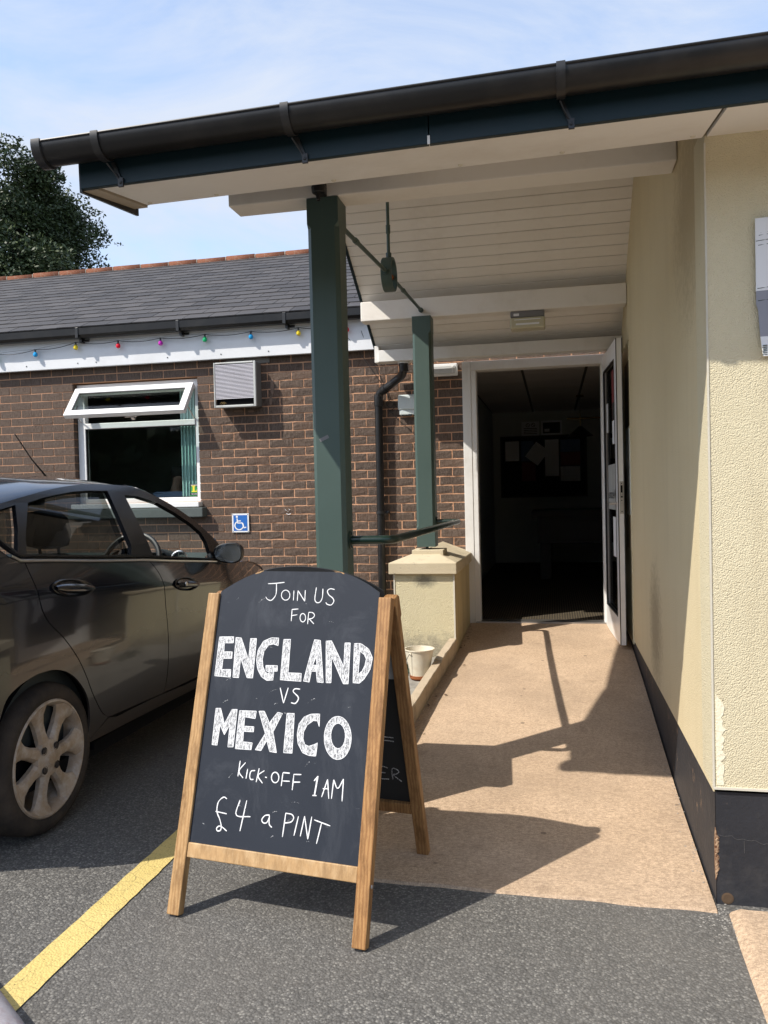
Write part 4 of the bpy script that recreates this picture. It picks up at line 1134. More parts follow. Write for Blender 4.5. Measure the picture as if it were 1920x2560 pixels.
nu = MB(); nu.lathe([(.0, -.016), (.015, -.016), (.015, .012), (0, .012)], RC + Vector((0, 0, .108)), (0, 0, 1), 6); nu.lathe([(0, -.016), (.015, -.016), (.015, .012), (0, .012)], RC + Vector((0, -.078, -.004)), (0, 1, 0), 6); nu.lathe([(0, -.016), (.015, -.016), (.015, .012), (0, .012)], RC + Vector((0, .078, .004)), (0, 1, 0), 6)
nu.build('rod_nut', M['rust'], pc)
# front fascia, soffit, gutter
fa = MB(); fa.box((-1.565, 2.508, 2.508), (-.363, 2.528, 2.66)); fa.box((-.361, 2.508, 2.508), (3.0, 2.528, 2.66)); fa.build('fascia_board', M['fascia'], pc, bevel=.002)
fa = MB(); fa.box((-.37, 2.529, 2.52), (-.35, 2.533, 2.66)); fa.build('joint_dark_strip', M['dark'], pc)  # dark strip added behind the joint so no lit interior shows
fg = MB(); fg.box((-.366, 2.5045, 2.506), (-.358, 2.507, 2.533)); fg.build('fascia_joint', M['soffit'], pc)
sf = MB()
def soff(x0, x1):
    sf.obox((x0, 2.5285, 2.512), (x1 - x0, 0, 0), (0, .34, .056), (0, -.001, .012))
soff(-1.50, WX(FY) - .006); sf.build('soffit_board', M['soffit'], pc)
sf = MB(); soff(WX(FY) + .008, 3.0); sf.build('soffit_board', M['soffit'], pc)
sf = MB(); sf.obox((-1.565, 2.5285, 2.507), (.055, 0, 0), (0, .36, .059), (0, -.001, .016)); sf.build('soffit_end_board', simple('weathered_board', (.42, .36, .28), .8, var=.25, vscale=12, bump=.5), pc)
sf = MB(); sf.obox((-1.575, 2.52, 2.500), (.010, 0, 0), (0, .40, .050), (0, -.004, .13)); sf.build('soffit_end_trim', M['blackpl'], pc)
gx = MB(); gx.prism([(-1.563, 2.529, 2.515), (-1.563, 2.90, 2.575), (-1.563, 3.55, zf(3.55) - .06), (-1.563, 3.55, zf(3.55) + .015), (-1.563, 2.529, zf(2.529) + .005)], (.02, 0, 0)); gx.build('eave_light_stop', M['fascia'], pc)  # board added at the eave end to stop sun leaking under the roof
sp = MB()
for x in (-1.47, -1.2, -.75, -.30, .05, .47):
    sp.lathe([(0, -.003), (.007, -.0025), (.009, 0)], (x, 2.83, 2.5605), (0, .16, 1), 10)
sp.build('screw_cap', M['beadw'], pc)
GC = Vector((0, 2.449, 2.684)); GR = .057; N_PC = None
gu = MB()
gu.lathe([(GR, 0), (GR, 4.95)], GC + Vector((-1.655, 0, 0)), (1, 0, 0), 22, a0=math.pi - .1, a1=2 * math.pi + .1, x=(0, 1, 0))
gu.lathe([(GR - .003, 4.95), (GR - .003, 0)], GC + Vector((-1.655, 0, 0)), (1, 0, 0), 22, a0=math.pi - .1, a1=2 * math.pi + .1, x=(0, 1, 0))
gu.tube([GC + Vector((-1.655, -GR + .001, .006)), GC + Vector((3.3, -GR + .001, .006))], .005, 8)
gu.tube([GC + Vector((-1.655, GR - .001, .006)), GC + Vector((3.3, GR - .001, .006))], .004, 8)
gut = gu.build('gutter', M['gutter'], pc, smooth=True, recalc=False)
en = MB(); en.lathe([(0, 0), (GR, 0), (GR + .007, .002), (GR + .007, .034), (GR, .036)], GC + Vector((-1.672, 0, 0)), (1, 0, 0), 22, a0=math.pi - .22, a1=2 * math.pi + .22, x=(0, 1, 0)); en.tube([GC + Vector((-1.668, 0, GR * 0 - GR - .004)) , GC + Vector((-1.660, 0, -GR - .004))], .004, 6)
en.build('gutter_end_cap', M['blackpl'], gut, smooth=True, recalc=True)
for x in (-1.45, -.80, .03, .86, 1.7):
    b = MB(); b.lathe([(GR + .006, 0), (GR + .006, .026)], GC + Vector((x, 0, 0)), (1, 0, 0), 20, a0=math.pi - .2, a1=2 * math.pi + .1, x=(0, 1, 0))
    b.lathe([(GR + .0015, .026), (GR + .0015, 0)], GC + Vector((x, 0, 0)), (1, 0, 0), 20, a0=math.pi - .2, a1=2 * math.pi + .1, x=(0, 1, 0))
    b.lathe([(GR + .0015, 0), (GR + .006, 0)], GC + Vector((x, 0, 0)), (1, 0, 0), 20, a0=math.pi - .2, a1=2 * math.pi + .1, x=(0, 1, 0))
    b.lathe([(GR + .006, .026), (GR + .0015, .026)], GC + Vector((x, 0, 0)), (1, 0, 0), 20, a0=math.pi - .2, a1=2 * math.pi + .1, x=(0, 1, 0))
    b.obox((x + .008, 2.500, 2.635), (.014, 0, 0), (0, .006, 0), (.030, .001, -.078)); b.obox((x + .034, 2.498, 2.548), (.018, 0, 0), (0, .009, 0), (0, 0, .030)); b.lathe([(0, -.004), (.005, -.003), (.006, 0)], (x + .043, 2.498, 2.562), (0, 1, 0), 8)
    b.tube([(x + .010, 2.47, 2.622), (x + .022, 2.488, 2.60), (x + .040, 2.502, 2.572)], .0028, 6)
    b.build('gutter_bracket', M['blackpl'], gut, smooth=True)

for o in list(pc.children) + list(gut.children):
    nm_ = o.name.split('.')[0]
    if o.type == 'MESH' and nm_ in ('fascia_board', 'joint_dark_strip', 'fascia_joint', 'soffit_board', 'soffit_end_board', 'soffit_end_trim', 'screw_cap', 'gutter', 'gutter_end_cap', 'gutter_bracket', 'eave_light_stop', 'roof_covering'):
        for v in o.data.vertices:
            if v.co.y < 3.3:
                if v.co.x < -.3: v.co.x -= .046 * (-.3 - v.co.x) / 1.27
                k_ = .51 - v.co.x
                v.co.y += .034 * k_
                if nm_.startswith('gutter'): v.co.z -= .044
                elif nm_ != 'roof_covering': v.co.z += .009
        o.data.update()

# ================================================================== CAR
CXc = -2.945; CYr = 2.94; CZ = .05; WB_ = 2.646; CYf = CYr + WB_
car = thing('parked_car', 'dusty dark grey hatchback parked facing the brick wall with its front window down', 'car', (CXc, CYr + 1.3, CZ))
XSZ = [(.2, -2.12), (.28, -2.085), (.36, -2.055), (.5, -2.035), (.7, -2.025), (.85, -2.03), (.95, -2.04), (1.05, -2.06), (1.12, -2.085), (1.2, -2.125), (1.3, -2.185), (1.4, -2.25), (1.48, -2.305), (1.56, -2.4)]
_zs = [(z, x) for z, x in XSZ]
def XS(y, z):
    # smooth interpolation of the side section
    pts = XSZ
    if z <= pts[0][0]: a = pts[0][1]
    elif z >= pts[-1][0]: a = pts[-1][1]
    else:
        for i in range(len(pts) - 1):
            if z <= pts[i + 1][0]:
                p0, p1, p2, p3 = pts[max(0, i - 1)], pts[i], pts[i + 1], pts[min(len(pts) - 1, i + 2)]
                t = (z - p1[0]) / (p2[0] - p1[0]); h = p2[0] - p1[0]
                m1 = (p2[1] - p0[1]) / max(1e-6, p2[0] - p0[0]) * h; m2 = (p3[1] - p1[1]) / max(1e-6, p3[0] - p1[0]) * h
                a = (2 * t ** 3 - 3 * t * t + 1) * p1[1] + (t ** 3 - 2 * t * t + t) * m1 + (-2 * t ** 3 + 3 * t * t) * p2[1] + (t ** 3 - t * t) * m2
                break
    zc = 1.035 - .095 * (y - 3.1)
    a += .011 * max(0, 1 - abs(z - zc) / .13) ** 1.6
    return a - .10 * max(0, y - 4.5) ** 2 - .25 * max(0, 2.7 - y) ** 2
def SP(y, z, off=0.0, side=1):
    x = XS(y, z) + off
    if side < 0: x = 2 * CXc - x
    return (x, y, z)
def YZ(c): return [Vector((0, a, b)) for a, b in c]
def panel(name, cA, cB, mat, nu=26, nv=22, off=0.0, roll=.012, side=1, parent=None, bulge=0):
    A, B = smooth_curve(YZ(cA), nu), smooth_curve(YZ(cB), nu)
    P = []
    for i in range(nu):
        row = []
        for j in range(nv):
            q = A[i].lerp(B[i], j / (nv - 1)); row.append(SP(q.y, q.z, off, side))
        P.append(row)
    b = MB()
    if roll:
        inn = lambda p: (p[0] - roll * side, p[1], p[2])
        P = [[inn(p) for p in P[0]]] + P + [[inn(p) for p in P[-1]]]
        P = [[inn(r_[0])] + r_ + [inn(r_[-1])] for r_ in P]
    b.grid(P)
    return b.build(name, mat, parent or car, smooth=True, sharp=50, recalc=True)
def sh(c, dy=0, dz=0): return [(a + dy, b + dz) for a, b in c]
S1, S2 = CAR['seam1'], CAR['seam2']
S3 = [(5.030, .985), (5.058, .95), (5.10, .90), (5.135, .80), (5.14, .65), (5.11, .50), (5.06, .362)]
ARC = CAR['arch']
beltR = [(2.894, 1.178), (2.855, 1.188), (2.81, 1.222), (2.75, 1.30), (2.70, 1.37)]
TAIL = 2.43
for side in (1, -1):
    if side == 1: nm = lambda s: s
    d1 = panel('rear_door', sh(S1, .0035), sh(S2, -.0035), M['paint'], 30, 26, side=side)
    d2 = panel('front_door', sh(S2, .0035), sh(S3, -.0035), M['paint'], 30, 26, side=side)
    # quarter panel between the door seam and the wheel arch, then the rear corner
    panel('rear_quarter', sh(S1[::-1], -.003), [a for a in ARC[::-1][0:11]], M['paint'], 30, 16, side=side, roll=.010)
    A_ = [(2.891, 1.179), (2.80, 1.178), (2.66, 1.172), (2.53, 1.12), (TAIL, .98), (TAIL - .02, .75), (TAIL + .01, .46)]
    B_ = [(2.836, .734), (2.77, .725), (2.70, .708), (2.646, .681), (2.615, .63), (2.59, .56), (2.578, .46)]
    panel('rear_quarter', A_, B_, M['paint'], 26, 16, side=side, roll=.010)
    panel('rear_pillar', [(2.891, 1.182), (2.84, 1.190), (2.79, 1.232), (2.72, 1.33), (2.69, 1.38)], [(2.80, 1.179), (2.66, 1.174), (2.53, 1.16), (2.46, 1.25), (2.46, 1.36)], M['paint'], 16, 8, side=side, roll=.004)
    panel('sill_panel', [(3.374, .408), (3.437, .392), (3.641, .390), (3.898, .384), (4.309, .363), (5.06, .356)], [(3.190, .333), (3.398, .328), (3.744, .322), (4.10, .312), (4.34, .305), (5.22, .300)], M['paint'], 26, 5, side=side, roll=.03)
    archF = [(CYf + .352 * math.cos(t), .36 + .372 * math.sin(t)) for t in [R(184 - 94 * k / 12) for k in range(13)]]
    panel('front_wing', sh(S3[::-1], .003) + [(5.2, .976), (5.4, .945)], archF, M['paint'], 30, 14, side=side, roll=.010)
    archG = [(CYf + .352 * math.cos(t), .36 + .372 * math.sin(t)) for t in [R(90 - 92 * k / 10) for k in range(11)]]
    panel('front_wing', [(5.4, .945), (5.62, .905), (5.85, .85), (6.05, .78), (6.18, .66), (6.20, .42)], archG, M['paint'], 24, 12, side=side, roll=.010)
    # side window frame with the openings cut out
    E1c = [(2.70, 1.375), (2.82, 1.392)] + CAR['E1'][:14] + [(4.80, 1.075)]
    bl = [(4.835, 1.018), (4.483, 1.050), (4.108, 1.085), (3.808, 1.116), (3.367, 1.150), (3.066, 1.177), (2.889, 1.192), (2.855, 1.199), (2.815, 1.232), (2.75, 1.31)]
    outer = [(p.y, p.z) for p in smooth_curve(YZ(E1c), 60)] + bl
    wr = [(2.921, 1.383), (3.010, 1.397), (2.935, 1.300), (2.855, 1.210), (2.835, 1.228), (2.79, 1.27), (2.76, 1.34), (2.80, 1.365)]
    wd_ = [(3.100, 1.405), (3.218, 1.425), (3.348, 1.440), (3.483, 1.452), (3.62, 1.457), (3.795, 1.456), (3.752, 1.318), (3.711, 1.179), (3.668, 1.137), (3.367, 1.156), (3.066, 1.183), (2.900, 1.197), (2.950, 1.262), (3.009, 1.319)]
    wf = [(3.935, 1.433), (4.062, 1.426), (4.235, 1.388), (4.378, 1.323), (4.499, 1.25), (4.558, 1.196), (4.568, 1.138), (4.555, 1.076), (4.540, 1.051), (4.2, 1.082), (3.872, 1.117), (3.885, 1.18), (3.905, 1.30)]
    wq = [(4.775, 1.165), (4.800, 1.110), (4.810, 1.030), (4.700, 1.038), (4.715, 1.12)]
    loops = [outer, wr, wd_, wf, wq]
    L3 = [[Vector((a, b_, 0)) for a, b_ in l] for l in loops]; flat = [p for l in L3 for p in l]; b = MB()
    b.add([SP(p.x, p.y, -.002, side) for p in flat], [tuple(t) for t in tessellate_polygon(L3)])
    fo = b.build('window_surround', M['blackgloss'], car, recalc=True); so2 = fo.modifiers.new('solid', 'SOLIDIFY'); so2.thickness = .022; so2.offset = -1 if side > 0 else -1
    for nmw, l, mt in (('rear_quarter_glass', wr, 'tint'), ('rear_door_glass', wd_, 'tint'), ('front_quarter_glass', wq, 'tint')) + ((('front_door_glass', wf, 'carglass'),) if side < 0 else ()):
        b = MB(); L = [[Vector((a, b_, 0)) for a, b_ in l]]
        b.add([SP(p.x, p.y, -.012, side) for p in L[0]], [tuple(t) for t in tessellate_polygon(L)]); b.build(nmw, M[mt], car)
    # chrome waist strip
    bt_ = CAR['belt'][1:]; bb_ = [(a, b_ - .0155) for a, b_ in bt_]
    rows = []
    for p_, q_ in zip(smooth_curve(YZ(bt_), 44), smooth_curve(YZ(bb_), 44)):
        rows.append([SP(p_.y + (q_.y - p_.y) * t, p_.z + (q_.z - p_.z) * t, .003 + .010 * math.sin(math.pi * min(1, t)) ** .6, side) for t in (0, .12, .3, .5, .7, .88, 1)])
    b = MB(); b.grid(rows); b.build('waist_strip', M['chrome'], car, smooth=True, recalc=True)
    panel('waist_strip_lower', [(a, b_ - .0158) for a, b_ in bt_], [(a, b_ - .0205) for a, b_ in bt_], M['blackgloss'], 40, 3, off=.002, roll=.006, side=side)
    # door handles in oval recesses
    for (hc, L_, ang, keyh, par) in ((CAR['handle1'][0], .150, math.atan2(-.033, .28), False, d1), (CAR['handle2'][0], .145, math.atan2(-.032, .276), True, d2)):
        b = MB(); rings = []
        for rr_, off in ((1.0, .0012), (.94, .004), (.84, .001), (.6, -.010), (.3, -.016), (.02, -.018)):
            rings.append([SP(hc[0] + L_ * rr_ * math.cos(t) * math.cos(ang) - .047 * rr_ * math.sin(t) * math.sin(ang), hc[1] + L_ * rr_ * math.cos(t) * math.sin(ang) + .038 * rr_ * math.sin(t), off + .006, side) for t in [k * 6.283185 / 36 for k in range(37)]])
        b.grid(rings); b.build('handle_recess', M['blackgloss'], car, smooth=True, recalc=True)
        b = MB(); rows = []
        for i in range(15):
            u = -1 + 2 * i / 14; y = hc[0] + L_ * .88 * u * math.cos(ang); zc = hc[1] + L_ * .88 * u * math.sin(ang); wz = .0175 * (1 - .55 * abs(u) ** 3); lift = .020 * (1 - .35 * u * u)
            rows.append([SP(y, zc + wz * math.cos(t), lift + .010 * math.sin(t), side) for t in [k * 6.283185 / 12 for k in range(13)]])
        b.grid(rows); o_ = b.build('door_handle', M['paint'], car, smooth=True, recalc=True)
        if keyh:
            b = MB(); c_ = SP(hc[0] - L_ * .45, hc[1] - .45 * L_ * math.sin(ang), .036, side); b.lathe([(0, .001), (.011, .001), (.012, -.004)], c_, (side, 0, 0), 14); b.build('key_barrel', M['steel'], car)
    # inner trim panels
    b = MB(); P = [[SP(y, z, -.075, side) for z in (.30, .5, .8, 1.0, lerp1(y, [(2.4, 1.16), (2.9, 1.165), (3.8, 1.09), (4.9, .995)]))] for y in (2.5, 2.9, 3.3, 3.7, 4.1, 4.5, 4.95)]
    b.grid(P); b.build('door_trim', M['cabin'], car)
    b = MB(); b.grid([[SP(y, z, -.05, side) for z in (.30, .6, .96)] for y in (4.95, 5.3)]); b.build('inner_wing', M['dark'], car)
    # mirrors
    mx = -1.948 if side > 0 else 2 * CXc + 1.948
    b = MB(); rings = []
    for dy, sc_ in ((0, .93), (.004, 1.0), (.03, 1.0), (.07, .88), (.105, .62), (.122, .05)):
        rings.append([(mx + side * (.088 * sc_ * math.copysign(abs(math.cos(t)) ** .8, math.cos(t)) - .010), 4.60 + dy + .012 * math.cos(t) , 1.078 + .062 * sc_ * math.copysign(abs(math.sin(t)) ** .8, math.sin(t)) * (1.0 + .16 * math.cos(t))) for t in [k * 6.283185 / 28 for k in range(29)]])
    b.grid(rings); mo = b.build('door_mirror', M['blackpl'], car, smooth=True, recalc=True)
    b = MB(); ring = [(mx + side * (.080 * math.copysign(abs(math.cos(t)) ** .8, math.cos(t)) - .010), 4.606 + .012 * math.cos(t), 1.078 + .055 * math.copysign(abs(math.sin(t)) ** .8, math.sin(t)) * (1.0 + .16 * math.cos(t))) for t in [k * 6.283185 / 28 for k in range(28)]]
    b.add(ring, [tuple(range(28))]); go_ = b.build('mirror_glass', simple('dusty_mirror', (.32, .34, .35), .16, .9, var=.1, dirt=(.30, .28, .25), dscale=60, damt=.5), None); go_.parent = mo
    b = MB(); b.tube([(mx - side * .08, 4.64, 1.055), SP(4.70, 1.02, -.005, side)], [.022, .026], 10); ao = b.build('mirror_arm', M['blackpl'], None, smooth=True); ao.parent = mo
# roof
E1t = [(2.43, 1.33), (2.62, 1.362), (2.78, 1.388)] + CAR['E1'][:9]
def e1z(y): return lerp1(y, E1t)
crown_z = [(2.43, 1.415), (2.60, 1.475), (2.9, 1.530), (3.3, 1.560), (3.7, 1.565), (3.95, 1.552), (4.15, 1.525)]
P = []
ys2 = [2.43 + (4.13 - 2.43) * i / 34 for i in range(35)]
for y in ys2:
    ze = e1z(y) + .004; xe = XS(y, ze) ; zc = lerp1(y, crown_z); hw = xe - CXc; row = []
    for k in range(31):
        u = -1 + 2 * k / 30
        a = u * math.pi / 2
        uu = math.copysign(abs(math.sin(a)) ** .92, a); vv = (max(0, 1 - abs(uu) ** 2.7)) ** .72
        row.append((CXc + hw * uu, y, ze + (zc - ze) * vv))
    P.append(row)
b = MB(); b.grid(P)
b.build('roof_panel', M['paint'], car, smooth=True, recalc=True)
b = MB(); b.grid([[(CXc + (p[0] - CXc) * .95, p[1], p[2] - .022) for p in row] for row in P]); b.build('headlining', simple('headlining', (.09, .088, .082), .95), car, smooth=True)
# front pillars and windscreen
E1f = [q for q in CAR['E1'] if q[0] > 4.0] 
for side in (1, -1):
    rows = []
    for p in smooth_curve(YZ(CAR['E1'][6:14]), 24):
        o_ = Vector(SP(p.y, p.z, .001, side)); i1 = o_ + Vector((-.030 * side, .030, .026)); i2 = o_ + Vector((-.062 * side, .075, .022)); i3 = o_ + Vector((-.070 * side, .080, -.01))
        rows.append([o_ + Vector((0, 0, -.012)), o_, i1, i2, i3])
    b = MB(); b.grid(rows); b.build('front_pillar', M['paint'], car, smooth=True, recalc=True)
rows = []
for i in range(14):
    t = i / 13; y = 4.13 + (4.90 - 4.13) * t
    ze = lerp1(y - .06 * t, [(a, b_) for a, b_ in CAR['E1']]) + .016; xe = XS(y, ze) - .065; hw = xe - CXc; row = []
    for k in range(21):
        u = -1 + 2 * k / 20; f = 1 - u * u
        row.append((CXc + hw * u, y + f * (.02 + .16 * t) - .02, ze + f * (.050 - .055 * t)))
    rows.append(row)
b = MB(); b.grid(rows); b.build('windscreen', M['carglass'], car, smooth=True)
# bonnet, scuttle, nose and tail
rows = []
for y, z, hwk in ((4.96, 1.015, .96), (5.05, 1.02, .97), (5.3, 1.005, .985), (5.6, .965, .985), (5.9, .90, .96), (6.1, .83, .92), (6.2, .74, .88)):
    ze = z - .035; hw = (XS(y, ze) - CXc) * 1.0; rows.append([(CXc + hw * u, y + .05 * (1 - u * u) * (1 if y > 6 else .3), ze + .055 * (1 - abs(u) ** 2.4)) for u in [-1 + 2 * k / 20 for k in range(21)]])
b = MB(); b.grid(rows); b.build('bonnet', M['paint'], car, smooth=True, recalc=True)
rows = []
for z, yy in ((.76, 6.22), (.62, 6.33), (.45, 6.36), (.28, 6.30)):
    hw = XS(6.0, z) - CXc; rows.append([(CXc + hw * u * .97, yy - .22 * abs(u) ** 3 + .02, z) for u in [-1 + 2 * k / 20 for k in range(21)]])
b = MB(); b.grid(rows); b.build('front_bumper', M['paint'], car, smooth=True, recalc=True)
b = MB(); b.box((CXc - .45, 6.375, .36), (CXc + .45, 6.40, .55)); b.build('grille', M['blackpl'], car, bevel=.02)
for s_ in (1, -1):
    b = MB(); b.grid([[(CXc + s_ * (.50 + .12 * i), 6.33 - .10 * i + .02 - .03 * j, .66 + .06 * j + .03 * i) for j in range(3)] for i in range(3)]); b.build('headlight', M['carglass'], car, smooth=True)
rows = []
for z, yy, k_ in ((1.40, 2.42, .93), (1.30, 2.37, .97), (1.12, 2.36, 1), (.95, 2.34, 1), (.75, 2.33, 1), (.50, 2.32, 1), (.32, 2.36, 1)):
    hw = (XS(2.45, z) - CXc) * k_; rows.append([(CXc + hw * u, yy + .13 * abs(u) ** 3.2, z) for u in [-1 + 2 * k / 20 for k in range(21)]])
b = MB(); b.grid(rows); b.build('tailgate', M['paint'], car, smooth=True, recalc=True)
b = MB(); b.grid([[(CXc + .50 * u, 2.352 + .013 * abs(u) ** 3 - .012 - .004 , z) for u in (-1, -.5, 0, .5, 1)] for z in (1.15, 1.34)]); b.build('rear_window', M['blackgloss'], car)
for s_ in (1, -1):
    b = MB(); b.grid([[(CXc + s_ * (XS(2.45, .94 + .09 * j) - CXc) * (.74 + .05 * i), 2.335 + .13 * (.74 + .05 * i) ** 3.2 - .006, .94 + .09 * j) for j in range(5)] for i in range(5)]); b.build('tail_light', M['posterred'], car)
b = MB(); b.box((CXc - .84, 2.6, .24), (CXc + .84, 6.1, .30)); b.build('underbody', M['dark'], car)
b = MB(); b.box((CXc - .60, 2.6, .30), (CXc + .60, 3.3, .72)); b.box((CXc - .86, 5.04, .30), (CXc + .86, 5.06, .96)); b.build('bulkhead', M['dark'], car)
# wheels
def wheel(y, side):
    xf = -2.052 if side > 0 else 2 * CXc + 2.052           # tyre side wall plane
    ax = Vector((side, 0, 0)); c_ = Vector((xf, y, .36)); r_o = .310
    b = MB(); b.lathe([(.236, -.012), (.240, -.004), (.262, .002), (.288, -.004), (.303, -.022), (.309, -.05), (.310, -.16), (.296, -.195), (.24, -.20)], c_, ax, 56)
    wo = b.build('wheel', M['tyre'], car, smooth=True, sharp=60)
    b = MB(); b.lathe([(.240, -.006), (.2345, .0005), (.229, .001), (.222, -.010), (.214, -.028), (.205, -.10), (.203, -.19)], c_, ax, 56)
    r_ = b.build('rim', M['rim'], None, smooth=True, sharp=40); r_.parent = wo
    # seven spokes running out of the hub, each splayed at the rim
    for k in range(7):
        a = R(90 + 14) + k * 2 * math.pi / 7; u = Vector((0, math.cos(a), math.sin(a))); v = Vector((0, -math.sin(a), math.cos(a)))
        rows = []
        for r2_, w_, h_, d_ in ((.045, .034, -.006, .03), (.075, .0300, -.008, .032), (.11, .0245, -.012, .034), (.15, .0265, -.014, .034), (.185, .0400, -.012, .030), (.210, .066, -.007, .026), (.226, .084, -.001, .020)):
            cc = c_ + u * r2_
            rows.append([cc + v * -w_ + ax * (h_ - d_), cc + v * -w_ * .98 + ax * (h_ - .016), cc + v * -w_ * .62 + ax * (h_ - .003), cc + ax * (h_ + .001), cc + v * w_ * .62 + ax * (h_ - .003), cc + v * w_ * .98 + ax * (h_ - .016), cc + v * w_ + ax * (h_ - d_)])
        b = MB(); b.grid(rows); s_ = b.build('spoke', M['rim'], None, smooth=True, sharp=32, recalc=True); s_.parent = wo
    b = MB(); b.lathe([(0, .002), (.030, .001), (.034, -.003), (.045, -.004), (.075, -.010), (.082, -.03)], c_, ax, 32); h_ = b.build('hub', M['rim'], None, smooth=True, sharp=40); h_.parent = wo
    b = MB(); b.lathe([(0, .005), (.024, .0042), (.0275, .001), (.0275, -.004)], c_, ax, 28); h_ = b.build('hub_cap', M['rim'], None, smooth=True, sharp=30); h_.parent = wo
    for k in range(4):
        a = R(45) + k * math.pi / 2; p = c_ + Vector((0, math.cos(a), math.sin(a))) * .056
        b = MB(); b.lathe([(.0165, -.002), (.0150, -.0055), (.0120, -.0078), (.0120, -.003), (.0085, .0), (0, .0005)], p, ax, 6 if False else 18); h_ = b.build('wheel_bolt', M['tyre'], None, smooth=True, sharp=30); h_.parent = wo
    b = MB(); b.lathe([(0, -.075), (.125, -.075), (.13, -.085), (0, -.085)], c_, ax, 32); h_ = b.build('brake_disc', M['dark'], None); h_.parent = wo
    b = MB(); arcw = [R(-12 + 204 * k / 24) for k in range(25)]
    b.grid([[c_ + Vector((-side * d_, .350 * math.cos(t), .366 * math.sin(t))) for d_ in (.02, .30)] for t in arcw])
    b.grid([[c_ + Vector((-side * .30, r__ * math.cos(t), r__ * math.sin(t) * 1.04)) for r__ in (.0, .36)] for t in arcw]); b.build('wheel_well', M['dark'], car)
for y in (CYr, CYf):
    for s_ in (1, -1): wheel(y, s_)
# cabin: dashboard, wheel, vents, seats
DX = CXc + .37
b = MB(); rows = []
for y, z in ((4.62, .60), (4.62, .90), (4.66, 1.03), (4.72, 1.065), (4.85, 1.075), (5.02, 1.06)):
    rows.append([(CXc + u * (XS(y, min(z, 1.0)) - CXc - .10), y - .05 * (1 - u * u), z - .01 * u * u) for u in [-1 + k / 8 for k in range(17)]])
b.grid(rows); b.build('dashboard', M['dash'], car, smooth=True)
b = MB(); b.grid([[(DX + .21 * math.cos(t), 4.64 + .16 * j, 1.035 + (.085 - .02 * j) * math.sin(t)) for t in [k * math.pi / 12 for k in range(13)]] for j in (0, .5, 1)]); b.build('instrument_hood', M['cabin'], car, smooth=True)
wc_ = Vector((DX, 4.55, 1.03)); wa = Vector((0, -.90, .43)).normalized()
b = MB(); xx = Vector((1, 0, 0)); yy_ = wa.cross(xx)
ringp = [wc_ + (xx * math.cos(t) + yy_ * math.sin(t)) * .187 for t in [k * 6.283185 / 36 for k in range(37)]]
b.tube(ringp, .0165, 10, caps=False); b.build('steering_wheel', M['blackpl'], car, smooth=True)
b = MB(); b.lathe([(0, .03), (.055, .025), (.07, 0), (.05, -.03)], wc_ - wa * .03, wa, 20)
for a in (0, math.pi, -math.pi / 2): b.tube([wc_ - wa * .02 + (xx * math.cos(a) + yy_ * math.sin(a)) * .05, wc_ + (xx * math.cos(a) + yy_ * math.sin(a)) * .18], .014, 8)
b.tube([wc_ - wa * .03, wc_ - wa * .25], .035, 10); b.build('wheel_boss', M['cabin'], car, smooth=True)
vc = Vector((-2.275, 4.60, 1.045)); va = Vector((.15, -.97, .18)).normalized()
b = MB(); b.lathe([(.050, -.01), (.053, .006), (.047, .010), (.042, .004), (.041, -.01)], vc, va, 32); b.build('vent_ring', M['chrome'], car, smooth=True)
b = MB(); b.lathe([(0, -.004), (.042, -.004)], vc, va, 24); b.obox(vc + Vector((-.003, -.006, -.042)), (.006, 0, 0), (0, -.004, 0), (0, 0, .084)); b.build('vent_face', M['dash'], car)
for nmx, sx in (('front_seat', CXc + .36), ('front_seat', CXc - .36)):
    b = MB(); rows = []
    for z, y, wq_, dq in ((.48, 4.00, .23, .10), (.62, 3.94, .245, .10), (.82, 3.86, .245, .085), (1.02, 3.80, .22, .07), (1.12, 3.77, .17, .055), (1.145, 3.76, .08, .03)):
        rows.append([(sx + wq_ * math.copysign(abs(math.cos(t)) ** .6, math.cos(t)), y + dq * math.sin(t), z) for t in [k * 6.283185 / 20 for k in range(21)]])
    b.grid(rows); so3 = b.build(nmx, M['seat'], car, smooth=True, recalc=True)
    b = MB(); rows = []
    for z, wq_, dq in ((1.175, .06, .03), (1.19, .115, .055), (1.26, .138, .065), (1.33, .128, .058), (1.365, .09, .04), (1.375, .03, .01)):
        rows.append([(sx + wq_ * math.copysign(abs(math.cos(t)) ** .7, math.cos(t)), 3.735 - (z - 1.17) * .12 + dq * math.sin(t), z) for t in [k * 6.283185 / 20 for k in range(21)]])
    b.grid(rows); h_ = b.build('headrest', M['seat'], None, smooth=True, recalc=True); h_.parent = so3
    b = MB(); 
    for dx in (-.055, .055): b.tube([(sx + dx, 3.76, 1.09), (sx + dx, 3.735, 1.20)], .008, 8)
    h_ = b.build('headrest_post', M['blackpl'], None); h_.parent = so3
    b = MB(); b.box((sx - .25, 3.98, .36), (sx + .25, 4.50, .56)); b.build('seat_cushion', M['seat'], car, bevel=.05, seg=3)
b = MB(); b.box((CXc - .66, 2.62, .40), (CXc + .66, 2.86, 1.02)); b.build('rear_seat', M['seat'], car, bevel=.05, seg=3)
b = MB(); b.box((CXc - .14, 4.00, 1.40), (CXc + .14, 4.05, 1.46)); b.build('rear_view_mirror', M['blackpl'], car, bevel=.015)
b = MB(); b.tube([(CXc + .02, 4.28, 1.53), (CXc + .02, 4.10, 1.665), (CXc + .02, 3.96, 1.80)], [.007, .0035, .003], 8); b.tube([(CXc + .02, 4.30, 1.515), (CXc + .02, 4.27, 1.54)], [.02, .010], 10); b.build('aerial', M['blackpl'], car)

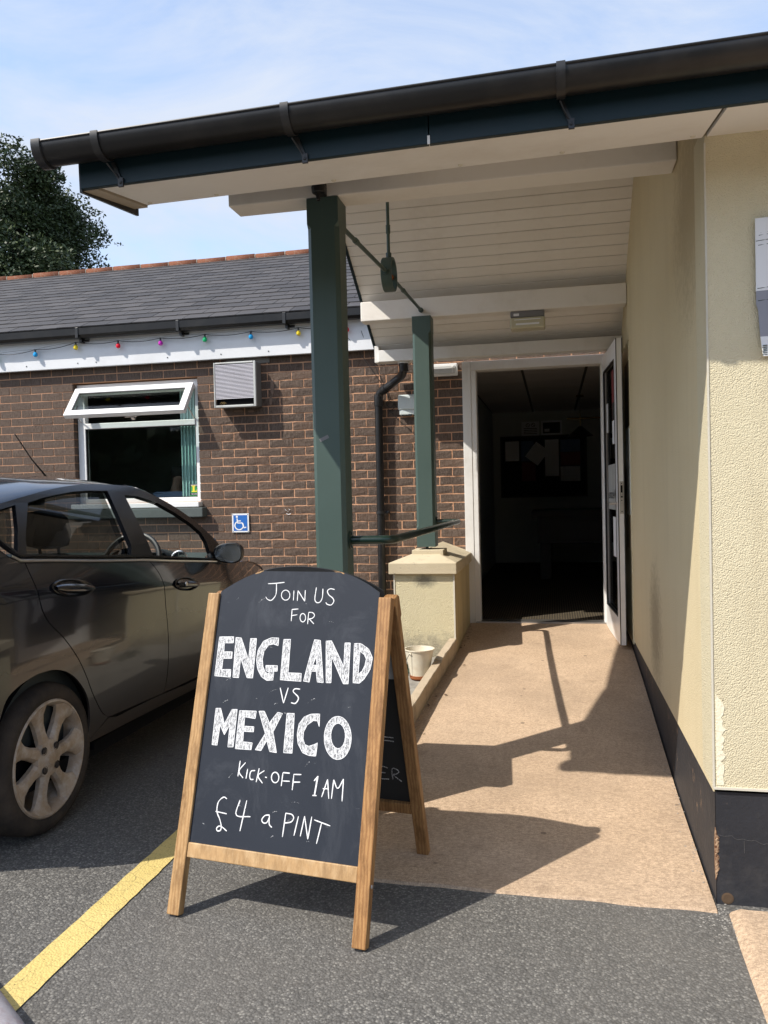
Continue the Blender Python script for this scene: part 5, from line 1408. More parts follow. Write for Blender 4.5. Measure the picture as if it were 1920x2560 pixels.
# ================================================================== A-BOARD
ab = thing('chalkboard', 'folding wooden pavement chalkboard advertising a match with white chalk lettering', 'chalkboard', (-.95, 2.75, 0))
BO = Vector((-1.315, 2.479, 0)); E1 = Vector((0.98997717, -0.14122751, 0)); E2 = Vector((0.04070979, 0.28536767, 0.95755313)); BN = Vector((-0.13523285, -0.94795574, 0.28825682))
HN = Vector((0.14122751, 0.98997717, 0))
BW, BH = .726, 1.110
def bp(s, t, off=0.0): return BO + E1 * s + E2 * t + BN * off
FOOT = .010
TH_ = .034
def stile(o, u, w_, v, t0, t1, n_, th, mat, name='stile', cut=0):
    b = MB(); b.obox(o + v * t0, u * w_, v * (t1 - t0), n_ * -th)
    return b.build(name, mat, ab, bevel=.003)
stile(BO, E1, .047, E2, FOOT, BH + .002, BN, TH_, M['woodA']); stile(BO + E1 * (BW - .047), E1, .047, E2, FOOT, BH, BN, TH_, M['woodB'])
b = MB(); b.obox(bp(.0474, .1955, -.004), E1 * (BW - .0948), E2 * .0485, BN * -.026); b.build('bottom_rail', M['woodR'], ab, bevel=.003)
arch = [(.0476, .240), (BW - .0476, .240), (BW - .0476, 1.112)] + [(.6777, 1.1285), (.6306, 1.1574), (.5726, 1.184), (.5073, 1.2018), (.4342, 1.2131), (.3605, 1.2172), (.2864, 1.2132), (.2197, 1.2009), (.1609, 1.1809), (.1027, 1.1524), (.0476, 1.1188)]
top = smooth_curve([Vector((x, y, 0)) for x, y in arch[3:]], 40)
arch = arch[:3] + [(p.x, p.y) for p in top]
b = MB(); b.prism([bp(s, t, -.010) for s, t in arch], BN * -.009); b.build('chalk_panel', M['board'], ab)
# chipped pale edge along the top of the arch
for (a0, a1) in ((9, 12), (27, 31)):
    b = MB(); q = arch[3:][::-1][a0:a1]
    b.grid([[bp(s, t - .0035 - .002 * math.sin(i * 2.3), -.0094), bp(s, t + .0004, -.0094), bp(s, t + .0004, -.0175)] for i, (s, t) in enumerate(q)]); b.build('chipped_edge', M['woodA'], ab)
for s in (.012, BW - .035):
    b = MB(); b.obox(bp(s, .0005, -.006), E1 * .022, E2 * .012, BN * -.024); b.build('rubber_foot', M['blackpl'], ab)
# back frame
BF = BO + HN * .712
E2b = (HN * -.318 + Vector((0, 0, 1.063))); BHb = E2b.length; E2b.normalize(); BNb = E1.cross(E2b) * -1      # outward, away from the camera
BNb = -BNb if BNb.dot(HN) < 0 else BNb
BFz = .012
for s in (0, BW - .047):
    b = MB(); b.obox(BF + E1 * s + E2b * .022, E1 * .047, E2b * (BHb - .02), BNb * -TH_); b.build('rear_stile', M['woodB'], ab, bevel=.004)
    b = MB(); b.obox(BF + E1 * (s + .012) + E2b * .010 - BNb * .006, E1 * .022, E2b * .013, BNb * -.022); b.build('rubber_foot', M['blackpl'], ab)
    b = MB(); b.obox(BF + E1 * (s + .002) + E2b * (BHb - .090) + BNb * .0005, E1 * .043, E2b * .082, BNb * .016); b.build('hinge_block', M['woodB'], ab, bevel=.006)
b = MB(); b.obox(BF + E1 * .0474 + E2b * .205 - BNb * .004, E1 * (BW - .0948), E2b * .045, BNb * -.026); b.build('rear_rail', M['woodB'], ab, bevel=.003)
b = MB(); b.prism([BF + E1 * s + E2b * t - BNb * .014 for s, t in arch], BNb * .006); b.build('rear_panel', simple('rear_blackboard', (.014, .015, .017), .6), ab)
def bq(s, t): return BF + E1 * s + E2b * t - BNb * .0152
b = MB(); b.add([bq(.06, .78), bq(BW - .05, .78), bq(BW - .05, 1.08), bq(.06, 1.08)], [(0, 1, 2, 3)]); b.build('pasted_sheet', simple('pale_sheet', (.50, .53, .56), .6), ab)
b = MB()
for s in (.028, BW - .022):
    b.lathe([(0, .004), (.006, .003), (.007, 0)], BO + E1 * (s if s < .1 else BW) + E2 * .19 - BN * .016, E1 if s > .1 else BN, 10)
b.build('side_bolt', M['steel'], ab)
# hand lettering: flat chalk on the panel
def ribbon(b, pts, wd_, off):
    P2 = [Vector((x, y, 0)) for x, y in pts]
    P2 = smooth_curve(P2, max(4, int(len(P2) * 5))) if len(P2) > 2 else resample(P2, 6)
    rows = []
    for i, p in enumerate(P2):
        d = (P2[min(i + 1, len(P2) - 1)] - P2[max(0, i - 1)]).normalized(); nn = Vector((-d.y, d.x, 0))
        w2 = wd_ * (.5 + .16 * noise.noise((p.x * 60, p.y * 60, 0)))
        if i in (0, len(P2) - 1): w2 *= .7
        rows.append([bp(p.x + nn.x * w2, p.y + nn.y * w2, off), bp(p.x - nn.x * w2, p.y - nn.y * w2, off)])
    b.grid(rows)
NAMES = {'JOIN US': 'JOIN US', 'FOR': 'FOR', 'VS': 'VS', 'KICK-OFF 1AM': 'KICK-OFF 1AM', 'POUND4aPINT': '£4 a PINT'}
k = 0
WORDS = []
for key, strokes in TEXT.items():
    if key.startswith('KICK'): WORDS += [('KICK-OFF', strokes[:14]), ('1AM', strokes[14:])]
    elif key.startswith('POUND'): WORDS += [('£4', strokes[:4]), ('a', strokes[4:6]), ('PINT', strokes[6:])]
    elif key.startswith('JOIN'): WORDS += [('JOIN', strokes[:7]), ('US', strokes[7:])]
    else: WORDS.append((key, strokes))
for key, strokes in WORDS:
    b = MB()
    for i, st_ in enumerate(strokes): ribbon(b, st_, .0031 if key in ('JOIN', 'US', 'FOR') else .0038, -.0092 + .00004 * (i % 5))
    o = b.build('chalk_writing', M['chalk'], ab); o['label'] = 'thin hand chalked word reading ' + key
for key, glyphs in POLY.items():
    b = MB()
    for gi, loops in enumerate(glyphs):
        L3 = []
        for lp2 in loops:
            out = []
            n_ = len(lp2)
            for i in range(n_):
                a, c_ = Vector((*lp2[i], 0)), Vector((*lp2[(i + 1) % n_], 0))
                m_ = max(1, int((c_ - a).length / .012))
                for j in range(m_):
                    p = a.lerp(c_, j / m_); out.append(Vector((p.x + .0011 * noise.noise((p.x * 130, p.y * 130, 0)), p.y + .0011 * noise.noise((p.x * 130, p.y * 130, 5)), 0)))
            L3.append(out)
        tri = tessellate_polygon(L3); flat = [p for l in L3 for p in l]
        fs_ = []
        for t in tri:
            a, c_, d = flat[t[0]], flat[t[1]], flat[t[2]]
            fs_.append(t if (c_ - a).cross(d - a).z > 0 else (t[0], t[2], t[1]))
        b.add([bp(p.x, p.y, -.0093) for p in flat], fs_)
    o = b.build('chalk_writing', M['chalkfill'], ab); o['label'] = 'large filled chalk capitals reading ' + key
    b = MB()
    for loops in glyphs:
        for lp2 in loops: 
            for i in range(len(lp2)): ribbon(b, [lp2[i], lp2[(i + 1) % len(lp2)]], .0020, -.00915 + .00003 * (i % 4))
    oo = b.build('chalk_outline', M['chalk'], ab); oo['kind'] = 'stuff'
# smudges of rubbed chalk
b = MB(); r6 = random.Random(21)
for k in range(26):
    s, t = r6.uniform(.08, .64), r6.choice([r6.uniform(.26, .56), r6.uniform(.68, .80), r6.uniform(.56, 1.1)])
    a = r6.uniform(-.5, .9); L_ = r6.uniform(.008, .035)
    ribbon(b, [(s, t), (s + L_ * .5 * math.cos(a), t + L_ * .5 * math.sin(a) + .002), (s + L_ * math.cos(a), t + L_ * math.sin(a))], r6.uniform(.0008, .002), -.00945)
b.build('chalk_scratch', m_chalk('faint_chalk', .56), ab)
# writing on the inner face of the rear panel
b = MB()
def rrib(pts, wd_=.004):
    P2 = smooth_curve([Vector((x, y, 0)) for x, y in pts], 18); rows = []
    for i, p in enumerate(P2):
        d = (P2[min(i + 1, len(P2) - 1)] - P2[max(0, i - 1)]).normalized(); nn = Vector((-d.y, d.x, 0))
        rows.append([bq(p.x + nn.x * wd_ / 2, p.y + nn.y * wd_ / 2), bq(p.x - nn.x * wd_ / 2, p.y - nn.y * wd_ / 2)])
    b.grid(rows)
rrib([(.60, .395), (.575, .40), (.565, .375), (.59, .372), (.565, .368), (.565, .345), (.60, .345)]); rrib([(.615, .345), (.618, .395), (.645, .385), (.63, .370), (.618, .367), (.65, .340)]); rrib([(.585, .53), (.61, .532), (.64, .531)]); rrib([(.585, .515), (.61, .517), (.64, .515)])
b.build('chalk_writing', m_chalk('dull_chalk', .50), ab)

# ================================================================== PIER, KERB, HANDRAIL, BUCKET
pr_ = thing('stone_pier', 'short cream pier with sloping stone cap under the rear green post', 'pier', (-.93, 6.2, .25), 'stone piers under the green posts')
b = MB(); b.box((-1.153, 5.75, .12), (-.713, 6.868, .828)); 
b.f = [f for i, f in enumerate(b.f) if i != 3]; b.mi = b.mi[:len(b.f)]
b.build('pier_body', M['pier'], pr_)
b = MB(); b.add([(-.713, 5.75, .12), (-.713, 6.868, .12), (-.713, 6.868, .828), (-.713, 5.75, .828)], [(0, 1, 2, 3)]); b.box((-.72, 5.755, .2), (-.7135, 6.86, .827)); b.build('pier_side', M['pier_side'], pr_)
b = MB()
for (x0, x1) in ((-1.157, -1.147), (-.720, -.709)): b.box((x0, 5.745, .16), (x1, 5.756, .828))
b.build('pier_bead', M['beadw'], pr_)
b = MB(); cx0, cx1, cy0, cy1 = -1.186, -.690, 5.715, 6.874
zt, zr = .912, .995
V = [(cx0, cy0, .830), (cx1, cy0, .830), (cx1, cy1, .830), (cx0, cy1, .830), (cx0, cy0, zt), (cx1, cy0, zt), (cx1, cy1, zt - .012), (cx0, cy1, zt - .012), (-.94, 6.03, zr), (-.94, cy1, zr)]
b.add(V, [(3, 2, 1, 0), (0, 1, 5, 4), (1, 2, 6, 5), (3, 0, 4, 7), (4, 5, 8), (5, 6, 9, 8), (7, 4, 8, 9), (2, 3, 7, 9, 6)])
b.build('pier_cap', M['cap'], pr_, bevel=.005)
b = MB(); b.box((-1.043, 5.90, .930), (-.808, 6.12, .992)); b.build('cap_pad', M['cap'], pr_, bevel=.004)

# the front post stands on a pier too, hidden behind the chalkboard; it throws the square shadow on the ramp
pf_ = thing('stone_pier', 'cream stone capped pier hidden behind the chalkboard at the foot of the front green post', 'pier', (-.978, 3.53, 0), 'stone piers under the green posts')
b = MB(); b.box((-1.17, 3.335, 0), (-.79, 3.715, .77)); b.build('pier_body', M['pier'], pf_)
b = MB(); cx0, cx1, cy0, cy1 = -1.212, -.752, 3.295, 3.76
b.add([(cx0, cy0, .772), (cx1, cy0, .772), (cx1, cy1, .772), (cx0, cy1, .772), (cx0, cy0, .845), (cx1, cy0, .845), (cx1, cy1, .845), (cx0, cy1, .845), (-1.06, 3.45, .895), (-.90, 3.45, .895), (-.90, 3.61, .895), (-1.06, 3.61, .895)],
      [(3, 2, 1, 0), (0, 1, 5, 4), (1, 2, 6, 5), (2, 3, 7, 6), (3, 0, 4, 7), (4, 5, 9, 8), (5, 6, 10, 9), (6, 7, 11, 10), (7, 4, 8, 11), (8, 9, 10, 11)])
b.build('pier_cap', M['cap'], pf_, bevel=.005)
kb = thing('edging_kerb', 'low concrete edging kerb between the planting bed and the ramp', 'kerb', (-.76, 4.6, .15))
for (y0, y1, dz) in ((2.95, 3.62, 0), (3.63, 4.435, .002), (4.445, 5.20, -.003), (5.21, 5.742, .004)):
    b = MB(); N_ = 12; P = []
    for i in range(N_ + 1):
        y = y0 + (y1 - y0) * i / N_
        x = KX(y); zb2 = rz(y); top = zb2 + .118 + dz
        ch = .010 * max(0, noise.noise((y * 7, 3, 0))) + .003
        P.append([(x - .004, y, zb2 - .06), (x + .002 * noise.noise((y * 11, 0, 0)), y, top - ch), (x - ch * .8, y, top + .002 * noise.noise((y * 13, 1, 0))), (x - .052, y, top + .002 * noise.noise((y * 17, 4, 0))), (x - .056, y, zb2 - .06)])
    b.grid(P); k = len(P[0])
    b.f.append(tuple(range(k - 1, -1, -1))); b.mi.append(0); b.f.append(tuple(len(b.v) - k + j for j in range(k))); b.mi.append(0)
    b.build('kerb_block', M['kerb'], kb, recalc=True)

hr = thing('handrail', 'dark green tubular handrail bent between the two green posts', 'handrail', (-.74, 4.8, 1.2))
def arc(c, a, b_, r=.06, n=6):
    c, a, b_ = Vector(c), Vector(a).normalized(), Vector(b_).normalized()
    return [c + a * r * (1 - math.sin(t)) + b_ * r * (1 - math.cos(t)) for t in [math.pi / 2 * k / n for k in range(n + 1)]]
pts = [Vector((-.906, 3.53, 1.212))] + arc((-.705, 3.53, 1.212), (-1, 0, 0), (0, 1, 0)) + [Vector((-.703, 4.8, 1.204))] + arc((-.701, 6.02, 1.197), (0, -1, 0), (-1, 0, 0), .05) + [Vector((-.871, 6.02, 1.197))]
b = MB(); b.tube(pts, .0195, 16); b.build('rail_tube', M['rail'], hr, smooth=True, sharp=50)
for p, ax in (((-.9055, 3.53, 1.212), (1, 0, 0)), ((-.8705, 6.02, 1.197), (1, 0, 0))):
    b = MB(); b.lathe([(0, 0), (.042, 0), (.042, .004), (.038, .006), (0, .006)], p, ax, 24)
    for k in (0, 1):
        b.lathe([(0, .010), (.005, .009), (.006, .005)], Vector(p) + Vector((0, 0, .030 * (1 - 2 * k))), ax, 8)
    b.build('rail_flange', M['rail'], hr, smooth=True, sharp=30)

bu = thing('bucket', 'old white plastic bucket with rusty base standing in the bed beside the kerb', 'bucket', (-.872, 5.17, .20))
Bz = .205; BC = (-.880, 5.17)
b = MB(); b.lathe([(0, .004), (.052, .004), (.058, .0), (.062, .03), (.095, .188), (.101, .190), (.101, .196), (.093, .196), (.059, .03), (0, .012)], (BC[0], BC[1], Bz), (0, 0, 1), 32)
b.build('bucket_body', M['bucket'], bu, smooth=True, sharp=40, recalc=True)
b = MB(); b.lathe([(.052, .0), (.060, -.002), (.066, .006), (.0645, .022), (.060, .024)], (BC[0], BC[1], Bz), (0, 0, 1), 32); b.build('rusty_base', M['rust'], bu, smooth=True)
b = MB(); h0 = Vector((BC[0] - .045, BC[1] - .083, Bz + .176))
b.lathe([(0, -.006), (.009, -.005), (.010, .004)], h0, (.48, .88, 0), 10); b.build('handle_lug', M['bucket'], bu)
b = MB(); b.tube([h0 + Vector((-.004, -.008, 0)), h0 + Vector((-.028, -.006, -.045)), h0 + Vector((-.045, .002, -.090)), h0 + Vector((-.052, .03, -.110)), h0 + Vector((-.05, .09, -.10)), h0 + Vector((-.03, .15, -.05))], .0022, 6); b.build('bucket_handle', M['wire'], bu)
# weeds and fallen leaves in the bed, grit along the edges
wd = MB(); r4 = random.Random(11)
for k in range(46):
    x, y = -1.01 + r4.uniform(-.06, .05), 5.28 + r4.uniform(-.10, .12); z0 = lerp1(y, [(4.4, .13), (5.2, .205), (5.75, .225)])
    h = r4.uniform(.04, .13); a = r4.uniform(0, 6.28); d = Vector((math.cos(a), math.sin(a), 0)); s_ = Vector((-d.y, d.x, 0)) * .006
    p0 = Vector((x, y, z0 - .005)); p1 = p0 + d * h * .3 + Vector((0, 0, h * .7)); p2 = p0 + d * h * .8 + Vector((0, 0, h))
    wd.add([p0 - s_ * .4, p0 + s_ * .4, p1 + s_, p1 - s_, p2], [(0, 1, 2, 3), (3, 2, 4)])
tag(wd.build('weed_clump', simple('weed_green', (.035, .055, .028), .7, var=.3, vscale=40)), 'small dark weed growing in the bed left of the bucket', 'weed')
gt_ = MB()
def pebble(x, y, z, s):
    a = r4.uniform(0, 6.28); n = 5; tz = s * r4.uniform(.35, .7)
    ring = [(x + s * math.cos(a + k * 6.283 / n) * r4.uniform(.7, 1.1), y + s * math.sin(a + k * 6.283 / n) * r4.uniform(.7, 1.1), z) for k in range(n)]
    gt_.add(ring + [(x, y, z + tz)], [(k, (k + 1) % n, n) for k in range(n)])
for k in range(110):
    x, y = .52 + r4.gauss(-.01, .035), 2.80 + r4.gauss(-.02, .06)
    if x < .545: pebble(x, y, .001, r4.uniform(.0015, .0055))
for k in range(420): pebble(r4.uniform(-1.35, .5), r4.uniform(1.5, 2.78), .0005, r4.uniform(.0012, .0034))
for k in range(120):
    y = r4.uniform(3.0, 5.7); pebble(KX(y) + abs(r4.gauss(.01, .025)), y, rz(y) + .001, r4.uniform(.002, .006))
for k in range(120):
    y = r4.uniform(2.9, 5.8); pebble(WX(y) - abs(r4.gauss(.005, .02)) - .002, y, rz(y) + .001, r4.uniform(.002, .005))
go = gt_.build('grit', M['stone']); go['kind'] = 'stuff'
lf = MB()
for k in range(34):
    if k < 22: y = r4.uniform(5.75, 6.75); x = -.705 + abs(r4.gauss(.01, .02)); z = rz(y) + .003
    else: y = r4.uniform(3.3, 5.6); x = KX(y) + abs(r4.gauss(.02, .04)); z = rz(y) + .003
    a = r4.uniform(0, 6.28); s = r4.uniform(.008, .02)
    d = Vector((math.cos(a), math.sin(a), r4.uniform(-.1, .3))) * s; e = Vector((-math.sin(a), math.cos(a), r4.uniform(-.2, .4))) * s * .5
    p = Vector((x, y, z + .004)); lf.add([p - d, p - e, p + d, p + e], [(0, 1, 2, 3)])
lo = lf.build('leaf_litter', M['leafdry']); lo['kind'] = 'stuff'

# ================================================================== DOWNPIPE, CABLES, WALL FIXTURES
dp = thing('downpipe', 'black plastic downpipe with swan neck dropping from the porch eave', 'downpipe', (-1.47, 6.82, .3))
pth = [(-1.195, 6.575, 2.50), (-1.195, 6.575, 2.47), (-1.195, 6.585, 2.445), (-1.215, 6.62, 2.415), (-1.25, 6.675, 2.39), (-1.40, 6.775, 2.315), (-1.44, 6.80, 2.295), (-1.462, 6.815, 2.265), (-1.467, 6.82, 2.235), (-1.468, 6.82, 2.21)]
b = MB(); b.tube(smooth_curve(pth, 26), .034, 18, caps=False); b.build('swan_neck', M['blackpl'], dp, smooth=True)
b = MB(); b.tube([(-1.468, 6.82, 2.205), (-1.474, 6.82, .26)], .034, 18); b.build('pipe_length', M['gutter'], dp, smooth=True)
for (p, q, r_) in (((-1.195, 6.575, 2.50), (-1.195, 6.58, 2.425), .040), ((-1.466, 6.819, 2.27), (-1.4685, 6.82, 2.175), .040), ((-1.385, 6.765, 2.322), (-1.425, 6.79, 2.302), .040)):
    b = MB(); b.tube([p, Vector(p).lerp(Vector(q), .9), q], [r_, r_, r_ * .94], 18); b.build('pipe_socket', M['blackpl'], dp, smooth=True, sharp=40)
b = MB(); b.lathe([(.034, -.012), (.041, -.012), (.041, .012), (.034, .012)], (-1.471, 6.82, 1.256), (0, 0, 1), 18); b.box((-1.44, 6.83, 1.245), (-1.40, 6.876, 1.267)); b.lathe([(0, -.006), (.008, -.004), (.009, 0)], (-1.412, 6.83, 1.256), (0, 1, 0), 8); b.build('pipe_clip', M['blackpl'], dp)
b = MB(); b.lathe([(.036, .0), (.050, .0), (.050, .012), (.036, .014)], (-1.195, 6.575, 2.489), (0, 0, 1), 20); b.build('outlet_flange', M['upvc'], dp)
def wire(name, label, pts, r=.0022, mat='cable'):
    b = MB(); b.tube(smooth_curve(pts, 30), r, 6)
    return tag(b.build(name, M[mat], smooth=True), label, 'cable', 'cables hanging at the pipe bend' if name == 'hanging_cable' else None)
wire('hanging_cable', 'thin dark cable dropping from the fascia to the pipe bend, left one', [(-1.76, 6.79, 2.82), (-1.66, 6.81, 2.70), (-1.55, 6.85, 2.53), (-1.44, 6.868, 2.36), (-1.40, 6.868, 2.28)])
wire('hanging_cable', 'thin dark cable dropping from the fascia to the pipe bend, right one', [(-1.60, 6.79, 2.83), (-1.555, 6.82, 2.68), (-1.48, 6.868, 2.48), (-1.41, 6.868, 2.33), (-1.385, 6.868, 2.25)])
wire('tangled_cable', 'small tangle of black cable on the brick behind the pipe bend', [(-1.40, 6.868, 2.28), (-1.375, 6.858, 2.22), (-1.34, 6.85, 2.20), (-1.37, 6.86, 2.16), (-1.41, 6.868, 2.20), (-1.36, 6.855, 2.235), (-1.33, 6.868, 2.17), (-1.39, 6.868, 2.13), (-1.35, 6.86, 2.12)], .003)
wire('wall_cable', 'loose brown wire sagging on the brick below the grey box', [(-1.40, 6.868, 2.16), (-1.30, 6.868, 2.05), (-1.22, 6.868, 1.98), (-1.14, 6.868, 1.90), (-1.06, 6.868, 1.84)], .0022)

jb = thing('junction_box', 'grey plastic junction box on the brick behind the rear green post', 'junction box', (-1.22, 6.84, 2.09))
b = MB(); b.box((-1.30, 6.825, 2.135), (-1.085, 6.879, 2.265)); b.build('box_lid', M['greybox'], jb, bevel=.012, seg=3)
b = MB(); b.box((-1.288, 6.832, 2.092), (-1.095, 6.879, 2.1345)); b.build('box_base', M['greybox'], jb, bevel=.006)
b = MB()
for x in (-1.265, -1.23, -1.16): b.tube([(x, 6.855, 2.095), (x, 6.855, 2.083)], .008, 8)
b.box((-1.21, 6.83, 2.083), (-1.18, 6.832, 2.097)); b.build('cable_gland', M['blackpl'], jb)

wl = thing('wall_light', 'white rectangular bulkhead light on the brick left of the door head', 'light', (-.88, 6.85, 2.45))
b = MB(); b.box((-1.04, 6.835, 2.408), (-.782, 6.879, 2.512)); b.build('light_body', M['upvc'], wl, bevel=.008)
b = MB(); b.box((-1.02, 6.822, 2.424), (-.800, 6.8348, 2.494)); b.build('light_diffuser', simple('white_diffuser', (.62, .63, .62), .3, var=.08), wl, bevel=.008)
b = MB()
for x in (-1.0, -.82): b.box((x - .006, 6.819, 2.43), (x + .006, 6.8215, 2.488))
b.build('diffuser_rib', M['upvc'], wl)

cl = thing('ceiling_light', 'grimy oblong bulkhead light fixed under the rear porch beam', 'light', (-.16, 6.08, 2.67))
b = MB(); b.box((-.288, 6.024, 2.690), (-.042, 6.146, 2.7365)); b.build('light_base', M['lampgrey'], cl, bevel=.008)
b = MB(); b.box((-.292, 6.020, 2.606), (-.038, 6.150, 2.6895)); b.build('light_diffuser', M['lampglass'], cl, bevel=.014, seg=3)
b = MB(); b.box((-.265, 6.0225, 2.700), (-.225, 6.0238, 2.718)); b.build('light_label', M['paper'], cl)
b = MB(); b.box((-.26, 6.0182, 2.668), (-.07, 6.0198, 2.674)); b.box((-.25, 6.0182, 2.632), (-.08, 6.0198, 2.645)); b.build('light_tube', M['paper'], cl)

ac = thing('wall_vent', 'white louvred extractor vent box on the brick right of the window', 'vent', (-2.75, 6.8, 2.21))
VX0, VX1, VY, VZ0, VZ1 = -2.945, -2.549, 6.722, 2.215, 2.617
b = MB(); b.box((VX0 + .012, VY + .028, VZ0 + .008), (VX1 - .004, 6.878, VZ1 - .006)); b.build('vent_box', M['acside'], ac, bevel=.004)
b = MB()
b.box((VX0, VY, VZ0), (VX0 + .014, VY + .026, VZ1)); b.box((VX1 - .022, VY, VZ0), (VX1, VY + .026, VZ1)); b.box((VX0 + .014, VY, VZ1 - .016), (VX1 - .022, VY + .026, VZ1)); b.box((VX0 + .014, VY, VZ0), (VX1 - .022, VY + .026, VZ0 + .022))
b.build('vent_frame', M['acbody'], ac, bevel=.005)
b = MB(); b.box((VX0 + .014, VY + .0265, VZ0 + .022), (VX1 - .022, VY + .0275, VZ1 - .016)); b.build('vent_backing', M['dark'], ac)
for k in range(26):
    z = VZ1 - .020 - k * .0118
    b = MB(); b.add([(VX0 + .0145, VY + .003, z - .0072), (VX1 - .0225, VY + .003, z - .0072), (VX1 - .0225, VY + .012, z), (VX0 + .0145, VY + .012, z), (VX0 + .0145, VY + .003, z - .0092), (VX1 - .0225, VY + .003, z - .0092), (VX1 - .0225, VY + .012, z - .0018), (VX0 + .0145, VY + .012, z - .0018)], [(0, 1, 2, 3), (7, 6, 5, 4), (4, 5, 1, 0)])
    b.build('louvre', M['acslat'], ac)
b = MB()
for k in range(7): b.tube([(VX0 + .05 + k * .006, VY + .018, VZ0 + .035 + .01 * math.sin(k * 2)), (VX0 + .06 + k * .007, VY + .012, VZ0 + .05 + .008 * math.sin(k * 3)), (VX0 + .075 + k * .006, VY + .02, VZ0 + .04)], .0016, 5)
b.build('nest_straw', simple('straw', (.28, .19, .07), .9), ac)
b = MB(); b.box((-2.88, 6.872, 2.617), (-2.47, 6.878, 2.662)); b.build('vent_flashing', M['acside'], ac)

sg = thing('disabled_sign', 'small blue and white wheelchair user sign screwed to the brick', 'sign', (-2.787, 6.87, 1.10))
sx0, sx1, sz0, sz1 = -2.868, -2.706, 1.098, 1.268
b = MB(); b.box((sx0, 6.868, sz0), (sx1, 6.876, sz1)); b.build('sign_plate', M['signwhite'], sg, bevel=.001)
b = MB(); b.box((sx0 + .014, 6.8668, sz0 + .014), (sx1 - .014, 6.8678, sz1 - .014)); b.build('sign_panel', M['signblue'], sg)
def sq(u, v): return (sx0 + u * (sx1 - sx0), 6.8662, sz0 + v * (sz1 - sz0))
b = MB()
def stroke(b, pts, wd_, y):
    P2 = [Vector((p[0], 0, p[2])) for p in pts]; L_, R_ = [], []
    for i, p in enumerate(P2):
        d = (P2[min(i + 1, len(P2) - 1)] - P2[max(0, i - 1)]).normalized(); nn = Vector((-d.z, 0, d.x))
        L_.append(p + nn * wd_ / 2); R_.append(p - nn * wd_ / 2)
    b.grid([[(l.x, y, l.z), (r_.x, y, r_.z)] for l, r_ in zip(L_, R_)])
    for i, f in enumerate(b.f): pass
yy = 6.8658
stroke(b, [sq(.305, .74), sq(.345, .50), sq(.60, .50), sq(.72, .235), sq(.84, .275)], .0115, yy)
stroke(b, [sq(.33, .61), sq(.53, .61)], .0095, yy - .0002)
stroke(b, [sq(.42 + .25 * math.cos(t), .365 - .0 + .225 * math.sin(t)) for t in [R(118 + (395 - 118) * k / 22) for k in range(23)]], .0105, yy - .0004)
b.add([sq(.30 + .062 * math.cos(t), .835 + .060 * math.sin(t)) for t in [k * 6.283 / 16 for k in range(16)]], [tuple(range(15, -1, -1))])
so_ = b.build('wheelchair_symbol', M['signwhite'], sg)
b = MB()
for u, v in ((.055, .05), (.945, .05), (.055, .95), (.945, .95)): b.lathe([(0, -.002), (.0035, -.0015), (.004, 0)], (sx0 + u * (sx1 - sx0), 6.868, sz0 + v * (sz1 - sz0)), (0, 1, 0), 8)
b.build('sign_screw', M['dark'], sg)

# string of festoon lights
fl = thing('festoon_lights', 'string of small coloured bulbs sagging along the white fascia', 'string lights', (-3.5, 6.76, 2.9))
BL = [(-5.17, 2.795, 'green'), (-4.746, 2.813, 'blue'), (-4.322, 2.855, 'yellow'), (-3.889, 2.843, 'red'), (-3.466, 2.842, 'pink'), (-3.034, 2.847, 'green'), (-2.597, 2.844, 'blue'), (-2.156, 2.848, 'yellow'), (-1.72, 2.85, 'red')]
pts1, pts2 = [], []
for (x0, z0, _), (x1, z1, _) in zip(BL, BL[1:]):
    for k in range(6):
        t = k / 6; pts1.append((x0 + (x1 - x0) * t, 6.762, z0 + .036 + (z1 - z0) * t - .020 * math.sin(math.pi * t))); pts2.append((x0 + (x1 - x0) * t, 6.768, z0 + .040 + (z1 - z0) * t + .006 * math.sin(math.pi * t)))
pts1.append((BL[-1][0], 6.762, BL[-1][1] + .036)); pts2.append((BL[-1][0], 6.768, BL[-1][1] + .04))
b = MB(); b.tube(pts1, .0030, 6); b.build('festoon_cable', M['cable'], fl)
b = MB(); b.tube(pts2, .0016, 5); b.build('support_wire', M['wire'], fl)
for x, z, c in BL:
    b = MB(); b.lathe([(0, -.025), (.010, -.023), (.019, -.015), (.0212, -.003), (.019, .009), (.012, .018), (.009, .021), (0, .021)], (x, 6.762, z - .008), (0, 0, 1), 16)
    bo = b.build('bulb', BULB[c], fl, smooth=True, recalc=True); bo['label'] = c + ' glass bulb'
    b = MB(); b.tube([(x, 6.762, z + .013), (x + .001, 6.762, z + .040)], .0085, 10); ho = b.build('bulb_holder', M['cable'], None); ho.parent = bo

# peeling sign on the front of the rendered building
ps = thing('peeling_sign', 'weathered white and grey sign board with peeling edge on the cream wall', 'sign', (.80, 2.85, 2.1))
b = MB(); P = []
for i in range(22):
    z = 1.838 + (2.288 - 1.838) * i / 21
    curl = .012 * max(0, (2.02 - z) / .18) ** 2
    P.append([(.666 - .006 * (1 if z > 2.0 else 0) + curl * .9, 2.846 - curl, z), (.69 + curl * .2, 2.842 - curl * .3, z), (.76, 2.846, z), (1.6, 2.846, z)])
for nm, lo_, hi, mt in (('sign_white_part', 10, 22, 'paper'), ('sign_grey_part', 3, 11, 'signgrey'), ('sign_white_foot', 0, 4, 'paper')):
    q = MB(); q.grid(P[lo_:hi]); ob_ = q.build(nm, M[mt], ps, recalc=False); sm_ = ob_.modifiers.new('solid', 'SOLIDIFY'); sm_.thickness = .004; sm_.offset = 0
b = MB()
